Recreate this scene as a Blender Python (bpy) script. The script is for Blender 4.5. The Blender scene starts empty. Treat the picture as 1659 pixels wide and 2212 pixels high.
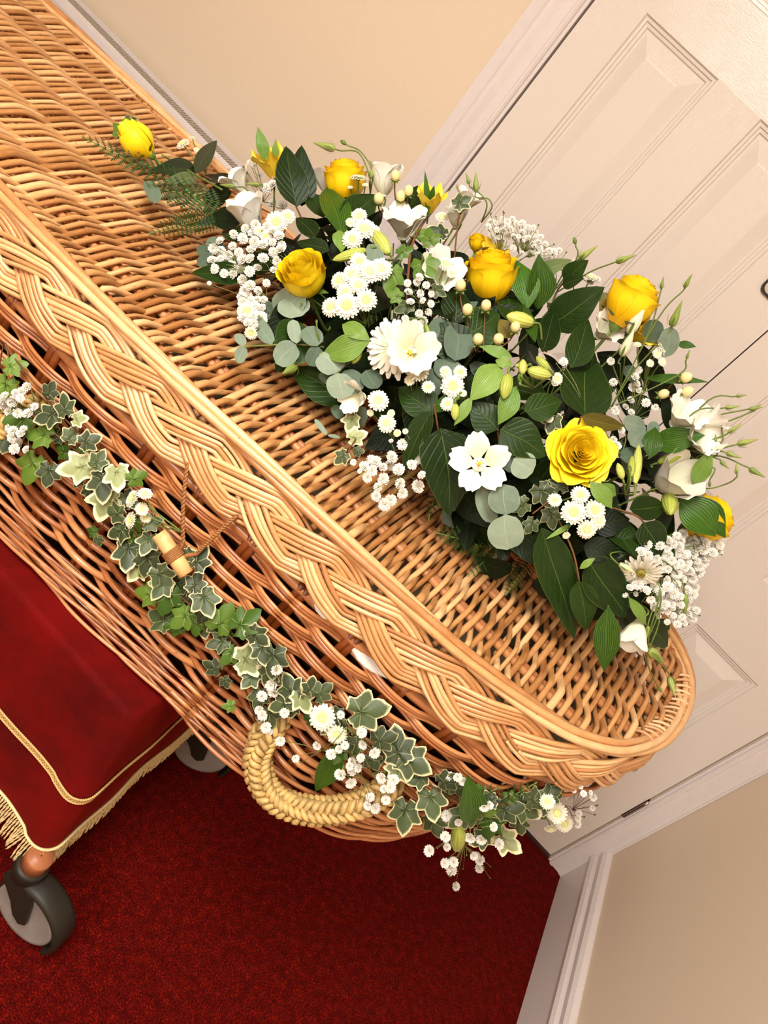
import bpy, math, random
import numpy as np
from mathutils import Matrix, Vector

# ------------------------------------------------------------------ camera
SC = bpy.context.scene
COL = SC.collection
FPX, CXP, CYP = 1640.0, 829.5, 1106.0          # focal length in pixels of a 1659x2212 frame
RW = np.array([[0.68894309, 0.72049116, -0.07905639],
               [0.41098165, -0.29846828, 0.86140047],
               [0.5970356, -0.62594663, -0.5017363]])
CAM = np.array([0.0, 0.0, 1.375])
cd = bpy.data.cameras.new('camera'); cam = bpy.data.objects.new('camera', cd); COL.objects.link(cam)
cd.sensor_fit = 'VERTICAL'; cd.sensor_height = 36.0; cd.lens = 36.0 * FPX / 2212.0; cd.clip_start = 0.02
m = Matrix.Identity(4)
for i in range(3):
    m[i][0] = RW[i, 0]; m[i][1] = -RW[i, 1]; m[i][2] = -RW[i, 2]; m[i][3] = CAM[i]
cam.matrix_world = m
SC.camera = cam

# ------------------------------------------------------------------ world, lights, exposure
SC.view_settings.view_transform = 'Standard'; SC.view_settings.look = 'None'
SC.view_settings.gamma = 1.0; SC.view_settings.use_curve_mapping = False
SC.view_settings.exposure = 0.24
wd = bpy.data.worlds.new('world'); SC.world = wd; wd.use_nodes = True
wd.node_tree.nodes['Background'].inputs[0].default_value = (1.0, 0.85, 0.7, 1)
wd.node_tree.nodes['Background'].inputs[1].default_value = 0.25

def area(name, loc, size, power, color, rot=(0, 0, 0)):
    l = bpy.data.lights.new(name, 'AREA'); l.shape = 'RECTANGLE'; l.size = size[0]; l.size_y = size[1]
    l.energy = power; l.color = color
    o = bpy.data.objects.new(name, l); o.location = loc; o.rotation_euler = rot; COL.objects.link(o)
    return o
area('ceiling_lamp_light', (-0.45, -0.15, 2.36), (0.75, 0.75), 35, (1.0, 0.965, 0.91))
area('ceiling_lamp_light', (-0.6, -1.75, 2.36), (0.75, 0.75), 52, (1.0, 0.965, 0.91))  # added lamp, unseen, to light the back wall from the front

rng = random.Random(11)
nrg = np.random.RandomState(5)
PI = math.pi

# ------------------------------------------------------------------ helpers: tags, objects
def tag(o, label=None, cat=None, group=None, kind=None):
    if label: o['label'] = label
    if cat: o['category'] = cat
    if group: o['group'] = group
    if kind: o['kind'] = kind
    return o

def empty(name, loc=(0, 0, 0), label=None, cat=None, group=None):
    o = bpy.data.objects.new(name, None); COL.objects.link(o); o.location = loc
    o.empty_display_size = 0.02
    return tag(o, label, cat, group)

class MB:
    """collects vertices, faces and uvs"""
    def __init__(s): s.v = []; s.f = []; s.uv = []; s.n = 0; s.mi = []
    def add(s, v, f, uv=None, mi=0):
        v = np.asarray(v, float)
        base = s.n
        s.v.append(v); s.n += len(v)
        for k, q in enumerate(f):
            s.f.append(tuple(int(i) + base for i in q)); s.mi.append(mi)
            s.uv.append(uv[k] if uv is not None else [(0.5, 0.5)] * len(q))
    def mesh(s, name, mats, smooth=True):
        me = bpy.data.meshes.new(name)
        V = np.concatenate(s.v) if s.v else np.zeros((0, 3))
        me.from_pydata([tuple(p) for p in V.tolist()], [], s.f)
        ul = me.uv_layers.new(name='UVMap')
        flat = [c for fu in s.uv for p in fu for c in p]
        ul.data.foreach_set('uv', flat)
        if smooth: me.polygons.foreach_set('use_smooth', [True] * len(me.polygons))
        if not isinstance(mats, (list, tuple)): mats = [mats]
        for m_ in mats: me.materials.append(m_)
        if len(mats) > 1: me.polygons.foreach_set('material_index', s.mi)
        me.update()
        return me
    def build(s, name, mats, parent=None, smooth=True, matrix=None):
        me = s.mesh(name, mats, smooth)
        return link(name, me, parent, matrix)

def link(name, me, parent=None, matrix=None):
    o = bpy.data.objects.new(name, me); COL.objects.link(o)
    if parent is not None:
        o.parent = parent
    if matrix is not None: o.matrix_basis = matrix
    return o

def nrm(a):
    a = np.asarray(a, float)
    return a / max(1e-12, np.linalg.norm(a))

def tube(mb, pts, r, sides=6, cap=True, mi=0, closed=False, flat=1.0):
    P = np.asarray(pts, float); n = len(P)
    R_ = np.full(n, r, float) if np.isscalar(r) else np.asarray(r, float)
    if closed: T = np.roll(P, -1, 0) - np.roll(P, 1, 0)
    else:
        T = np.empty_like(P); T[1:-1] = P[2:] - P[:-2]; T[0] = P[1] - P[0]; T[-1] = P[-1] - P[-2]
    T /= np.maximum(np.linalg.norm(T, axis=1), 1e-12)[:, None]
    up = np.array([0, 0, 1.0]) if abs(T[0][2]) < 0.9 else np.array([1.0, 0, 0])
    N = np.empty_like(P); a = nrm(up - T[0] * np.dot(up, T[0])); N[0] = a
    for i in range(1, n):
        a = a - T[i] * np.dot(a, T[i]); a = nrm(a); N[i] = a
    B = np.cross(T, N)
    ang = np.arange(sides) * 2 * PI / sides
    V = (P[:, None, :] + R_[:, None, None] * (np.cos(ang)[None, :, None] * N[:, None, :] * flat + np.sin(ang)[None, :, None] * B[:, None, :])).reshape(-1, 3)
    L = np.concatenate([[0], np.cumsum(np.linalg.norm(P[1:] - P[:-1], axis=1))])
    f = []; uv = []
    rngi = n if closed else n - 1
    for i in range(rngi):
        i2 = (i + 1) % n; l0 = L[i]; l1 = L[i + 1] if i + 1 < n else L[i] + 0.01
        for j in range(sides):
            j2 = (j + 1) % sides
            f.append((i * sides + j, i * sides + j2, i2 * sides + j2, i2 * sides + j))
            uv.append([(j / sides, l0), ((j + 1) / sides, l0), ((j + 1) / sides, l1), (j / sides, l1)])
    if cap and not closed:
        f.append(tuple(range(sides))[::-1]); uv.append([(0.5, 0)] * sides)
        f.append(tuple((n - 1) * sides + j for j in range(sides))); uv.append([(0.5, L[-1])] * sides)
    mb.add(V, f, uv, mi)

def grid(mb, V, nu, nv, mi=0, wrap=False):
    """V: (nv, nu, 3)"""
    f = []; uv = []
    for j in range(nv - 1):
        for i in range(nu if wrap else nu - 1):
            i2 = (i + 1) % nu
            f.append((j * nu + i, j * nu + i2, (j + 1) * nu + i2, (j + 1) * nu + i))
            u0 = i / (nu - 1 if not wrap else nu); u1 = (i + 1) / (nu - 1 if not wrap else nu)
            v0 = j / (nv - 1); v1 = (j + 1) / (nv - 1)
            uv.append([(u0, v0), (u1, v0), (u1, v1), (u0, v1)])
    mb.add(np.asarray(V).reshape(-1, 3), f, uv, mi)

def lathe(mb, prof, n=14, mi=0, M=None, wob=0.0, ribs=0):
    V = []
    for (r, z) in prof:
        for k in range(n):
            a = 2 * PI * k / n; rr = r * (1 + wob * math.cos(ribs * a))
            V.append((rr * math.cos(a), rr * math.sin(a), z))
    V = np.array(V)
    if M is not None: V = V @ M[:3, :3].T + M[:3, 3]
    grid(mb, V.reshape(len(prof), n, 3), n, len(prof), mi, wrap=True)

def box(mb, a, b, mi=0, M=None):
    x0, y0, z0 = a; x1, y1, z1 = b
    V = np.array([(x0, y0, z0), (x1, y0, z0), (x1, y1, z0), (x0, y1, z0), (x0, y0, z1), (x1, y0, z1), (x1, y1, z1), (x0, y1, z1)], float)
    if M is not None: V = V @ M[:3, :3].T + M[:3, 3]
    mb.add(V, [(0, 3, 2, 1), (4, 5, 6, 7), (0, 1, 5, 4), (1, 2, 6, 5), (2, 3, 7, 6), (3, 0, 4, 7)], None, mi)

# ------------------------------------------------------------------ materials
def lin(c):
    return tuple(((x / 255.0 + 0.055) / 1.055) ** 2.4 if x > 10 else x / 255.0 / 12.92 for x in c) + (1.0,)

class Mat:
    def __init__(s, name, rough=0.5, spec=0.5):
        s.m = bpy.data.materials.new(name); s.m.use_nodes = True
        s.t = s.m.node_tree; s.b = s.t.nodes['Principled BSDF']
        s.b.inputs['Roughness'].default_value = rough
        s.b.inputs['Specular IOR Level'].default_value = spec
    def n(s, ty, **kw):
        x = s.t.nodes.new(ty)
        for k, v in kw.items(): setattr(x, k, v)
        return x
    def l(s, a, b): s.t.links.new(a, b)
    def val(s, x, sock):
        if isinstance(x, (int, float)): sock.default_value = x
        elif isinstance(x, tuple): sock.default_value = x
        else: s.l(x, sock)
    def math(s, op, a, b=0.0, c=None, clamp=False):
        x = s.n('ShaderNodeMath', operation=op, use_clamp=clamp); s.val(a, x.inputs[0]); s.val(b, x.inputs[1])
        if c is not None: s.val(c, x.inputs[2])
        return x.outputs[0]
    def noise(s, vec, scale, detail=3, rough=0.5):
        x = s.n('ShaderNodeTexNoise'); x.inputs['Scale'].default_value = scale
        x.inputs['Detail'].default_value = detail; x.inputs['Roughness'].default_value = rough
        if vec is not None: s.l(vec, x.inputs['Vector'])
        return x.outputs['Fac']
    def coord(s, w='Object'): return s.n('ShaderNodeTexCoord').outputs[w]
    def mapv(s, vec, scale=(1, 1, 1)):
        x = s.n('ShaderNodeMapping'); x.inputs['Scale'].default_value = scale; s.l(vec, x.inputs['Vector']); return x.outputs[0]
    def ramp(s, fac, stops):
        x = s.n('ShaderNodeValToRGB'); e = x.color_ramp.elements
        e[0].position, e[0].color = stops[0]; e[1].position, e[1].color = stops[-1]
        for p, c in stops[1:-1]:
            q = e.new(p); q.color = c
        s.l(fac, x.inputs[0]); return x.outputs[0]
    def mix(s, fac, a, b, mode='MIX'):
        x = s.n('ShaderNodeMix', data_type='RGBA', blend_type=mode); s.val(fac, x.inputs[0]); s.val(a, x.inputs[6]); s.val(b, x.inputs[7]); return x.outputs[2]
    def rand(s): return s.n('ShaderNodeObjectInfo').outputs['Random']
    def base(s, c): s.val(c, s.b.inputs['Base Color'])
    def bump(s, h, strength=0.3, dist=0.002):
        x = s.n('ShaderNodeBump'); x.inputs['Strength'].default_value = strength; x.inputs['Distance'].default_value = dist
        s.l(h, x.inputs['Height']); s.l(x.outputs[0], s.b.inputs['Normal'])
    def sep(s, vec):
        x = s.n('ShaderNodeSeparateXYZ'); s.l(vec, x.inputs[0]); return x.outputs

def m_willow(name, c0, c1, c2, rough=0.34, spec=0.5):
    M = Mat(name, rough, spec)
    uv = M.coord('UV'); ob = M.coord('Object')
    st = M.noise(M.mapv(uv, (2.0, 14.0, 1)), 3.0, 2)          # slow change along the rod
    gr = M.noise(M.mapv(ob, (1, 1, 1)), 90.0, 3)
    r = M.rand()
    f = M.math('ADD', M.math('MULTIPLY', r, 0.72), M.math('ADD', M.math('MULTIPLY', st, 0.5), M.math('MULTIPLY', gr, 0.22)))
    f = M.math('SUBTRACT', f, 0.22)
    col = M.ramp(f, [(0.1, lin(c0)), (0.5, lin(c1)), (0.9, lin(c2))])
    kn = M.noise(M.mapv(ob, (1, 1, 1)), 150.0, 2)
    k = M.math('GREATER_THAN', kn, 0.735)
    col = M.mix(M.math('MULTIPLY', k, 0.55), col, lin((112, 66, 30)))
    M.base(col); M.bump(M.noise(M.mapv(uv, (14.0, 30.0, 1)), 4.0, 3), 0.12, 0.001)
    return M.m
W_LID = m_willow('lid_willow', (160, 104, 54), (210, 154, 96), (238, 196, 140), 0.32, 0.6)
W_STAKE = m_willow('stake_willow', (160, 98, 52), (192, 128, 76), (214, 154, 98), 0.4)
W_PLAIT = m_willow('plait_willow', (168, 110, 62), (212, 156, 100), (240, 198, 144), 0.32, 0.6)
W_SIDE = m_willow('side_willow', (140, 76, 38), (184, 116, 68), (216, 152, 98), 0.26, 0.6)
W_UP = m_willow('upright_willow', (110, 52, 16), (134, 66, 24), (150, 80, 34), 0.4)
W_SLICE = m_willow('binding_willow', (205, 155, 105), (228, 184, 134), (240, 206, 160), 0.4)

def m_simple(name, c, rough=0.5, spec=0.5, var=0.08, scale=40.0, bump=0.1, bd=0.001, metallic=0.0, sheen=0.0, sss=0.0):
    M = Mat(name, rough, spec)
    n = M.noise(M.coord('Object'), scale, 4)
    c = lin(c)
    a = tuple(x * (1 - var * 2) for x in c[:3]) + (1,); b = tuple(min(1, x * (1 + var * 2)) for x in c[:3]) + (1,)
    M.base(M.ramp(n, [(0.3, a), (0.7, b)])); M.bump(n, bump, bd)
    M.b.inputs['Metallic'].default_value = metallic
    if sheen: M.b.inputs['Sheen Weight'].default_value = sheen
    if sss:
        M.b.inputs['Subsurface Weight'].default_value = sss; M.b.inputs['Subsurface Radius'].default_value = (0.004, 0.003, 0.002); M.b.inputs['Subsurface Scale'].default_value = 1.0
    return M.m

WALL = m_simple('painted_wall', (233, 215, 191), 0.75, 0.25, 0.012, 300.0, 0.12, 0.0006)
CEIL = m_simple('ceiling_paint', (240, 228, 210), 0.9, 0.2, 0.01)
GLOSS = m_simple('gloss_trim_paint', (230, 222, 220), 0.28, 0.5, 0.01, 60.0, 0.05, 0.0005)
DARK = m_simple('door_gap_shade', (40, 22, 14), 0.8, 0.2)  # near-black colour standing for shade in door gaps and hinge recess

def m_door(name, stretch):
    M = Mat(name, 0.24, 0.55)
    ob = M.coord('Object')
    w = M.noise(M.mapv(ob, (6, 6, 6)), 1.0, 2)
    mp = M.n('ShaderNodeVectorMath', operation='ADD'); M.l(M.mapv(ob, stretch), mp.inputs[0])
    sc_ = M.n('ShaderNodeVectorMath', operation='SCALE'); M.l(w, sc_.inputs[0]); sc_.inputs[3].default_value = 5.0
    M.l(sc_.outputs[0], mp.inputs[1])
    g = M.noise(mp.outputs[0], 1.0, 3, 0.6)
    g2 = M.math('POWER', M.math('ABSOLUTE', M.math('SINE', M.math('MULTIPLY', g, 40.0))), 2.0)
    M.base(lin((232, 223, 214))); M.bump(M.math('ADD', g2, M.math('MULTIPLY', M.noise(ob, 220.0, 2), 0.25)), 0.20, 0.0005)
    return M.m
DOOR_V = m_door('door_paint_upright_grain', (110, 110, 2.4))
DOOR_H = m_door('door_paint_level_grain', (2.4, 110, 110))

def m_carpet():
    M = Mat('red_carpet', 0.95, 0.1)
    ob = M.coord('Object')
    a = M.noise(M.mapv(ob, (1.0, 1.6, 1)), 260.0, 3, 0.7)
    b = M.noise(M.mapv(ob, (1, 1, 1)), 60.0, 3, 0.6)
    f = M.math('ADD', M.math('MULTIPLY', a, 0.75), M.math('MULTIPLY', b, 0.25))
    M.base(M.ramp(f, [(0.36, lin((34, 0, 0))), (0.52, lin((90, 2, 1))), (0.66, lin((168, 32, 12)))]))
    M.bump(f, 0.9, 0.006); M.b.inputs['Sheen Weight'].default_value = 0.15
    M.b.inputs['Sheen Tint'].default_value = lin((200, 50, 25))
    return M.m
CARPET = m_carpet()
def m_velvet():
    M = Mat('red_velvet', 0.85, 0.15)
    ob = M.coord('Object')
    a = M.noise(ob, 9.0, 4, 0.6); f = M.noise(ob, 420.0, 2)
    M.base(M.ramp(M.math('ADD', M.math('MULTIPLY', a, 0.8), M.math('MULTIPLY', f, 0.2)), [(0.35, lin((74, 1, 0))), (0.65, lin((112, 3, 1)))]))
    M.b.inputs['Sheen Weight'].default_value = 0.35; M.b.inputs['Sheen Tint'].default_value = lin((230, 50, 25)); M.b.inputs['Sheen Roughness'].default_value = 0.4
    M.bump(f, 0.3, 0.0015)
    return M.m
VELVET = m_velvet()
GOLD = m_simple('gold_thread', (214, 176, 112), 0.45, 0.5, 0.12, 600.0, 0.6, 0.0008)
FRINGE = m_simple('fringe_thread', (240, 212, 156), 0.5, 0.4, 0.12, 500.0, 0.6, 0.0008)
BLACKP = m_simple('black_plastic', (38, 34, 26), 0.5, 0.4, 0.05, 200.0, 0.15, 0.0005)
GREYP = m_simple('grey_rubber', (140, 134, 128), 0.45, 0.4, 0.05)
STEEL = m_simple('brushed_steel', (190, 180, 170), 0.3, 0.5, 0.05, 50.0, 0.05, 0.0004, metallic=1.0)
SIDE_SHADE = m_simple('weave_gap_shade', (58, 36, 20), 0.9, 0.1, 0.1, 200.0, 0.4, 0.001)  # dark colour stands for the shade seen through the side weave
UNDER = m_simple('shade_toned_calico', (142, 124, 96), 0.9, 0.1, 0.06, 200.0, 0.4, 0.001)  # white cloth toned down: shade under the lid is in the colour
LINEN = m_simple('white_linen', (240, 234, 226), 0.8, 0.2, 0.03, 120.0, 0.4, 0.001)
ROPE = m_simple('seagrass', (198, 166, 104), 0.42, 0.45, 0.16, 70.0, 0.4, 0.001)
TWINE = m_simple('brown_twine', (160, 110, 66), 0.8, 0.2, 0.15, 500.0, 0.6, 0.0008)
PEG = m_simple('peg_wood', (232, 184, 122), 0.4, 0.5, 0.09, 60.0, 0.1, 0.0006)
RADW = m_simple('radiator_enamel', (226, 218, 216), 0.3, 0.5, 0.01)
RADG = m_simple('radiator_grille_grey', (176, 166, 150), 0.4, 0.5, 0.03)
FOAM = m_simple('floral_foam', (34, 48, 22), 0.95, 0.1, 0.2, 120.0, 0.6, 0.002)
TRAY = m_simple('brown_tray_plastic', (170, 104, 56), 0.5, 0.4, 0.06)
STEM = m_simple('green_stem', (104, 124, 56), 0.45, 0.4, 0.12, 80.0)
STEM2 = m_simple('brown_stem', (112, 74, 44), 0.55, 0.3, 0.12, 80.0)
STEMG = m_simple('fine_green_stem', (122, 128, 72), 0.5, 0.3, 0.12, 80.0)

def leaf_mat(name, c_dark, c_light, vein, kind='pinnate', rough=0.35, spec=0.45, veinw=0.02, margin=None):
    M = Mat(name, rough, spec)
    uv = M.coord('UV'); s = M.sep(uv)
    u = M.math('ABSOLUTE', M.math('SUBTRACT', s[0], 0.5))     # 0..0.5 from midrib
    v = s[1]
    r = M.rand()
    n = M.noise(M.coord('Object'), 60.0 if kind != 'euc' else 500.0, 3)
    n2 = M.noise(M.mapv(uv, (3, 3, 1)), 2.0, 3)
    f = M.math('ADD', M.math('MULTIPLY', r, 0.55), M.math('ADD', M.math('MULTIPLY', n2, 0.4), M.math('MULTIPLY', n, 0.1 if kind != 'euc' else 0.35)))
    col = M.ramp(f, [(0.15, lin(c_dark)), (0.95, lin(c_light))])
    mid = M.math('LESS_THAN', u, veinw)
    if kind == 'pinnate':
        w = M.math('SUBTRACT', v, M.math('MULTIPLY', u, 0.75))
        q = M.math('ABSOLUTE', M.math('SUBTRACT', M.math('FRACT', M.math('MULTIPLY', w, 7.0)), 0.5))
        side = M.math('LESS_THAN', q, 0.035)
        vm = M.math('MAXIMUM', M.math('MULTIPLY', mid, 0.75), M.math('MULTIPLY', side, 0.13))
        h = M.math('SUBTRACT', 1.0, M.math('MAXIMUM', M.math('SUBTRACT', 1.0, M.math('MULTIPLY', u, 22.0), clamp=True), M.math('SUBTRACT', 1.0, M.math('MULTIPLY', q, 7.0), clamp=True)))
    elif kind == 'stripe':
        q = M.math('SINE', M.math('MULTIPLY', u, 85.0))
        side = M.math('MULTIPLY', M.math('ADD', q, 1.0), 0.5)
        vm = M.math('MULTIPLY', M.math('POWER', side, 2.0), M.math('MULTIPLY', M.noise(M.mapv(uv, (18, 1.2, 1)), 2.0, 2), 0.75))
        h = side
    else:
        q = M.noise(M.mapv(uv, (1, 1, 1)), 7.0, 3)
        vm = M.math('MULTIPLY', mid, 0.5)
        h = q
    col = M.mix(M.math('MULTIPLY', vm, 0.8), col, lin(vein))
    if margin:
        mg = M.math('GREATER_THAN', u, 0.485)
        col = M.mix(M.math('MULTIPLY', mg, 0.7), col, lin(margin))
    geo = M.n('ShaderNodeNewGeometry')
    col = M.mix(M.math('MULTIPLY', geo.outputs['Backfacing'], 0.4), col, lin(tuple(min(255, int(c * 1.3 + 22)) for c in c_light)))
    M.base(col); M.bump(h, 0.35, 0.0012)
    M.b.inputs['Transmission Weight'].default_value = 0.0
    return M.m
L_SALAL = leaf_mat('salal_leaf', (14, 32, 5), (38, 64, 14), (88, 110, 48), 'pinnate', 0.42, 0.25, 0.011, (70, 96, 40))
L_OLIVE = leaf_mat('olive_leaf', (84, 78, 22), (120, 106, 34), (150, 130, 60), 'pinnate', 0.4, 0.4, 0.012)
L_PALE = leaf_mat('pale_leaf', (92, 112, 66), (130, 146, 92), (150, 164, 112), 'pinnate', 0.45, 0.4, 0.012)
L_RUS = leaf_mat('striped_leaf', (22, 54, 8), (56, 100, 22), (112, 146, 44), 'stripe', 0.4, 0.3)
L_BRT = leaf_mat('bright_leaf', (74, 116, 34), (124, 156, 66), (168, 188, 108), 'stripe', 0.38, 0.4)
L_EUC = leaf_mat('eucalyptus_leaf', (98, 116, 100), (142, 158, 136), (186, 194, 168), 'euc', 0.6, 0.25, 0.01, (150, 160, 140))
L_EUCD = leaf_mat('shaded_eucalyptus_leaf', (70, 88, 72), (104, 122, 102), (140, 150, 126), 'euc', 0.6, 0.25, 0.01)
L_FERN = leaf_mat('fern_leaf', (18, 46, 10), (46, 80, 22), (80, 104, 44), 'pinnate', 0.5, 0.3, 0.02)
L_FILL = leaf_mat('shade_dark_leaf', (8, 18, 4), (22, 38, 10), (44, 62, 24), 'pinnate', 0.5, 0.2, 0.011)  # darker than the salal: shade between packed leaves is in the colour

def m_ivy(name, c0, c1, margin, amt, rough=0.45):
    M = Mat(name, rough, 0.35)
    uv = M.coord('UV'); s = M.sep(uv); rad = s[0]; ang = s[1]
    r = M.rand()
    n = M.noise(M.coord('Object'), 120.0, 3, 0.6)
    f = M.math('ADD', M.math('MULTIPLY', r, 0.6), M.math('MULTIPLY', n, 0.4))
    col = M.ramp(f, [(0.2, lin(c0)), (0.85, lin(c1))])
    # grey-green marbling
    nb = M.noise(M.coord('Object'), 170.0, 2)
    col = M.mix(M.math('MULTIPLY', M.math('GREATER_THAN', nb, 0.54), 0.35 if amt > 0 else 0.0), col, lin((132, 144, 112)))
    # veins to the five lobes
    q = M.math('ABSOLUTE', M.math('SUBTRACT', M.math('FRACT', M.math('ADD', M.math('MULTIPLY', ang, 5.0), 0.5)), 0.5))
    vv = M.math('LESS_THAN', M.math('MULTIPLY', q, M.math('ADD', rad, 0.08)), 0.022)
    col = M.mix(M.math('MULTIPLY', vv, 0.45), col, lin((168, 176, 120)))
    if amt > 0:
        e = M.math('ADD', rad, M.math('MULTIPLY', M.math('SUBTRACT', n, 0.5), 0.5))
        mk = M.math('GREATER_THAN', e, 1.0 - amt)
        col = M.mix(mk, col, lin(margin))
    M.base(col); M.bump(M.math('MULTIPLY', q, rad), 0.5, 0.002)
    return M.m
IVY_V = m_ivy('variegated_ivy', (30, 44, 22), (68, 84, 48), (226, 220, 170), 0.09)
IVY_W = m_ivy('pale_variegated_ivy', (120, 132, 84), (166, 174, 120), (236, 230, 186), 0.2)
IVY_G = m_ivy('green_ivy', (48, 82, 22), (104, 134, 48), (0, 0, 0), 0)
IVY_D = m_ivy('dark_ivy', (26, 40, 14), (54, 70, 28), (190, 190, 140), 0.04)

def petal_mat(name, c_base, c_tip, c_var, rough=0.5, sss=0.25, veins=0.0):
    M = Mat(name, rough, 0.3)
    uv = M.coord('UV'); s = M.sep(uv)
    n = M.noise(M.mapv(uv, (22, 2.0, 1)), 2.0, 3)
    col = M.ramp(s[1], [(0.0, lin(c_base)), (0.75, lin(c_tip))])
    col = M.mix(M.math('MULTIPLY', M.rand(), 0.6), col, lin(c_var))
    if veins: col = M.mix(M.math('MULTIPLY', n, veins), col, lin(c_base))
    M.base(col); M.bump(n, 0.2, 0.0008)
    M.b.inputs['Subsurface Weight'].default_value = sss; M.b.inputs['Subsurface Radius'].default_value = (0.010, 0.008, 0.003); M.b.inputs['Subsurface Scale'].default_value = 1.0
    return M.m
P_ROSE = petal_mat('yellow_rose_petal', (255, 214, 14), (255, 228, 36), (255, 220, 24), 0.45, 0.35)
P_ROSEO = petal_mat('orange_yellow_petal', (255, 190, 6), (255, 214, 22), (255, 200, 12), 0.45, 0.4)
P_WHITE = petal_mat('white_petal', (214, 216, 164), (238, 234, 224), (242, 238, 230), 0.5, 0.15, 0.12)
P_DAISY = petal_mat('daisy_petal', (232, 232, 178), (242, 238, 220), (240, 236, 214), 0.55, 0.1, 0.1)
P_CENT = petal_mat('cream_disc', (226, 222, 90), (246, 240, 168), (250, 246, 190), 0.6, 0.1)
P_GREENC = petal_mat('olive_disc', (120, 110, 40), (176, 160, 70), (150, 140, 60), 0.7, 0.0)
P_GYP = petal_mat('gypsophila_petal', (214, 212, 184), (244, 240, 230), (244, 240, 232), 0.6, 0.1)
P_ALS = petal_mat('yellow_alstroemeria_petal', (236, 196, 30), (248, 222, 66), (244, 206, 60), 0.45, 0.12, 0.1)
P_ANTH = petal_mat('yellow_anther', (228, 184, 30), (240, 204, 60), (232, 190, 40), 0.6, 0.0)
P_BERRY = m_simple('cream_berry', (240, 224, 160), 0.3, 0.5, 0.05, 60.0, 0.05, 0.0005)
P_BUD = leaf_mat('green_striped_bud', (158, 172, 62), (214, 220, 118), (120, 140, 50), 'stripe', 0.4, 0.4)
P_LBUD = leaf_mat('lisianthus_bud', (128, 148, 66), (176, 188, 104), (90, 116, 50), 'stripe', 0.4, 0.4)
P_WBUD = leaf_mat('white_bud', (226, 224, 180), (246, 240, 214), (190, 200, 130), 'stripe', 0.4, 0.4)
P_SEPAL = m_simple('green_sepal', (96, 122, 48), 0.45, 0.4, 0.12, 90.0)
SPOT = m_simple('brown_speckle', (86, 40, 16), 0.6, 0.2)

# ------------------------------------------------------------------ pixel rays and the two growing surfaces
def ray(x, y): return nrm(RW @ np.array([x - CXP, y - CYP, FPX]))
FWD = RW[:, 2]; RIGHT = RW[:, 0]; UPV = -RW[:, 1]
EC = np.array([-0.10, 1.045, 0.895]); EA = np.array([0.47, 0.185, 0.255])
def mound(x, y, lift=0.0):
    """point of the flower mound seen along a ray (the dome over the lid, else the lid itself)"""
    d = ray(x, y); o = (CAM - EC) / EA; e = d / EA
    a = e @ e; b = o @ e; c = o @ o - 1
    disc = b * b - a * c
    t = (-b - math.sqrt(disc)) / a if disc > 0 else -b / a
    P = CAM + d * t
    if P[2] < 0.925 or x < 470:
        t2 = (0.925 - CAM[2]) / d[2] if d[2] < -1e-3 else 99
        if x < 470 or t2 < t: t = t2
        P = CAM + d * t
    return P - d * lift
def pxm(P): return (np.dot(np.asarray(P) - CAM, FWD)) / FPX      # metres per pixel at a point

def frame(y, z):
    """matrix whose Y axis is y and whose Z axis is as near as can be to z"""
    y = nrm(y); z = np.asarray(z, float); z = nrm(z - y * np.dot(z, y)); x = np.cross(y, z)
    return x, y, z
def mat4(x, y, z, p, s=(1, 1, 1)):
    return Matrix([[x[0] * s[0], y[0] * s[1], z[0] * s[2], p[0]], [x[1] * s[0], y[1] * s[1], z[1] * s[2], p[1]], [x[2] * s[0], y[2] * s[1], z[2] * s[2], p[2]], [0, 0, 0, 1]])
def zframe(z, spin=0.0):
    z = nrm(z); a = np.array([1.0, 0, 0]) if abs(z[0]) < 0.8 else np.array([0, 1.0, 0])
    x = nrm(np.cross(a, z)); y = np.cross(z, x)
    return math.cos(spin) * x + math.sin(spin) * y, -math.sin(spin) * x + math.cos(spin) * y, z

# ================================================================== THE ROOM
D = 1.704
WX0, WX1, WY0, CZ = -3.2, 0.90, -2.6, 2.4
def struct(name, mb, mats, parent=None, smooth=False):
    o = mb.build(name, mats, parent, smooth)
    if parent is None: tag(o, kind='structure')
    return o
b = MB(); box(b, (WX0, WY0, -0.06), (WX1, D + 0.0, 0.0)); floor = struct('floor', b, CARPET); tag(floor, 'deep red short pile carpet floor')
b = MB(); box(b, (WX0 - .05, D, 0), (-0.545, D + 0.1, CZ)); box(b, (-0.545, D, 2.0), (WX1, D + 0.1, CZ)); box(b, (0.833, D, 0), (WX1 + .05, D + 0.1, 2.0))
struct('wall_back', b, WALL)
b = MB(); box(b, (-0.545, D + 0.07, -0.01), (0.833, D + 0.1, 2.0)); struct('trim_5', b, DARK)  # dark backing board: shade in the door gaps put into its colour
b = MB(); box(b, (WX1, WY0, 0), (WX1 + 0.08, D, CZ)); struct('wall_right', b, WALL)
b = MB(); box(b, (WX0 - 0.08, WY0, 0), (WX0, D, CZ)); struct('wall_left', b, WALL)
b = MB(); box(b, (WX0, WY0 - 0.08, 0), (WX1, WY0, CZ)); struct('wall_front', b, WALL)
b = MB(); box(b, (WX0, WY0, CZ), (WX1, D, CZ + 0.06)); struct('ceiling', b, CEIL)

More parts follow.
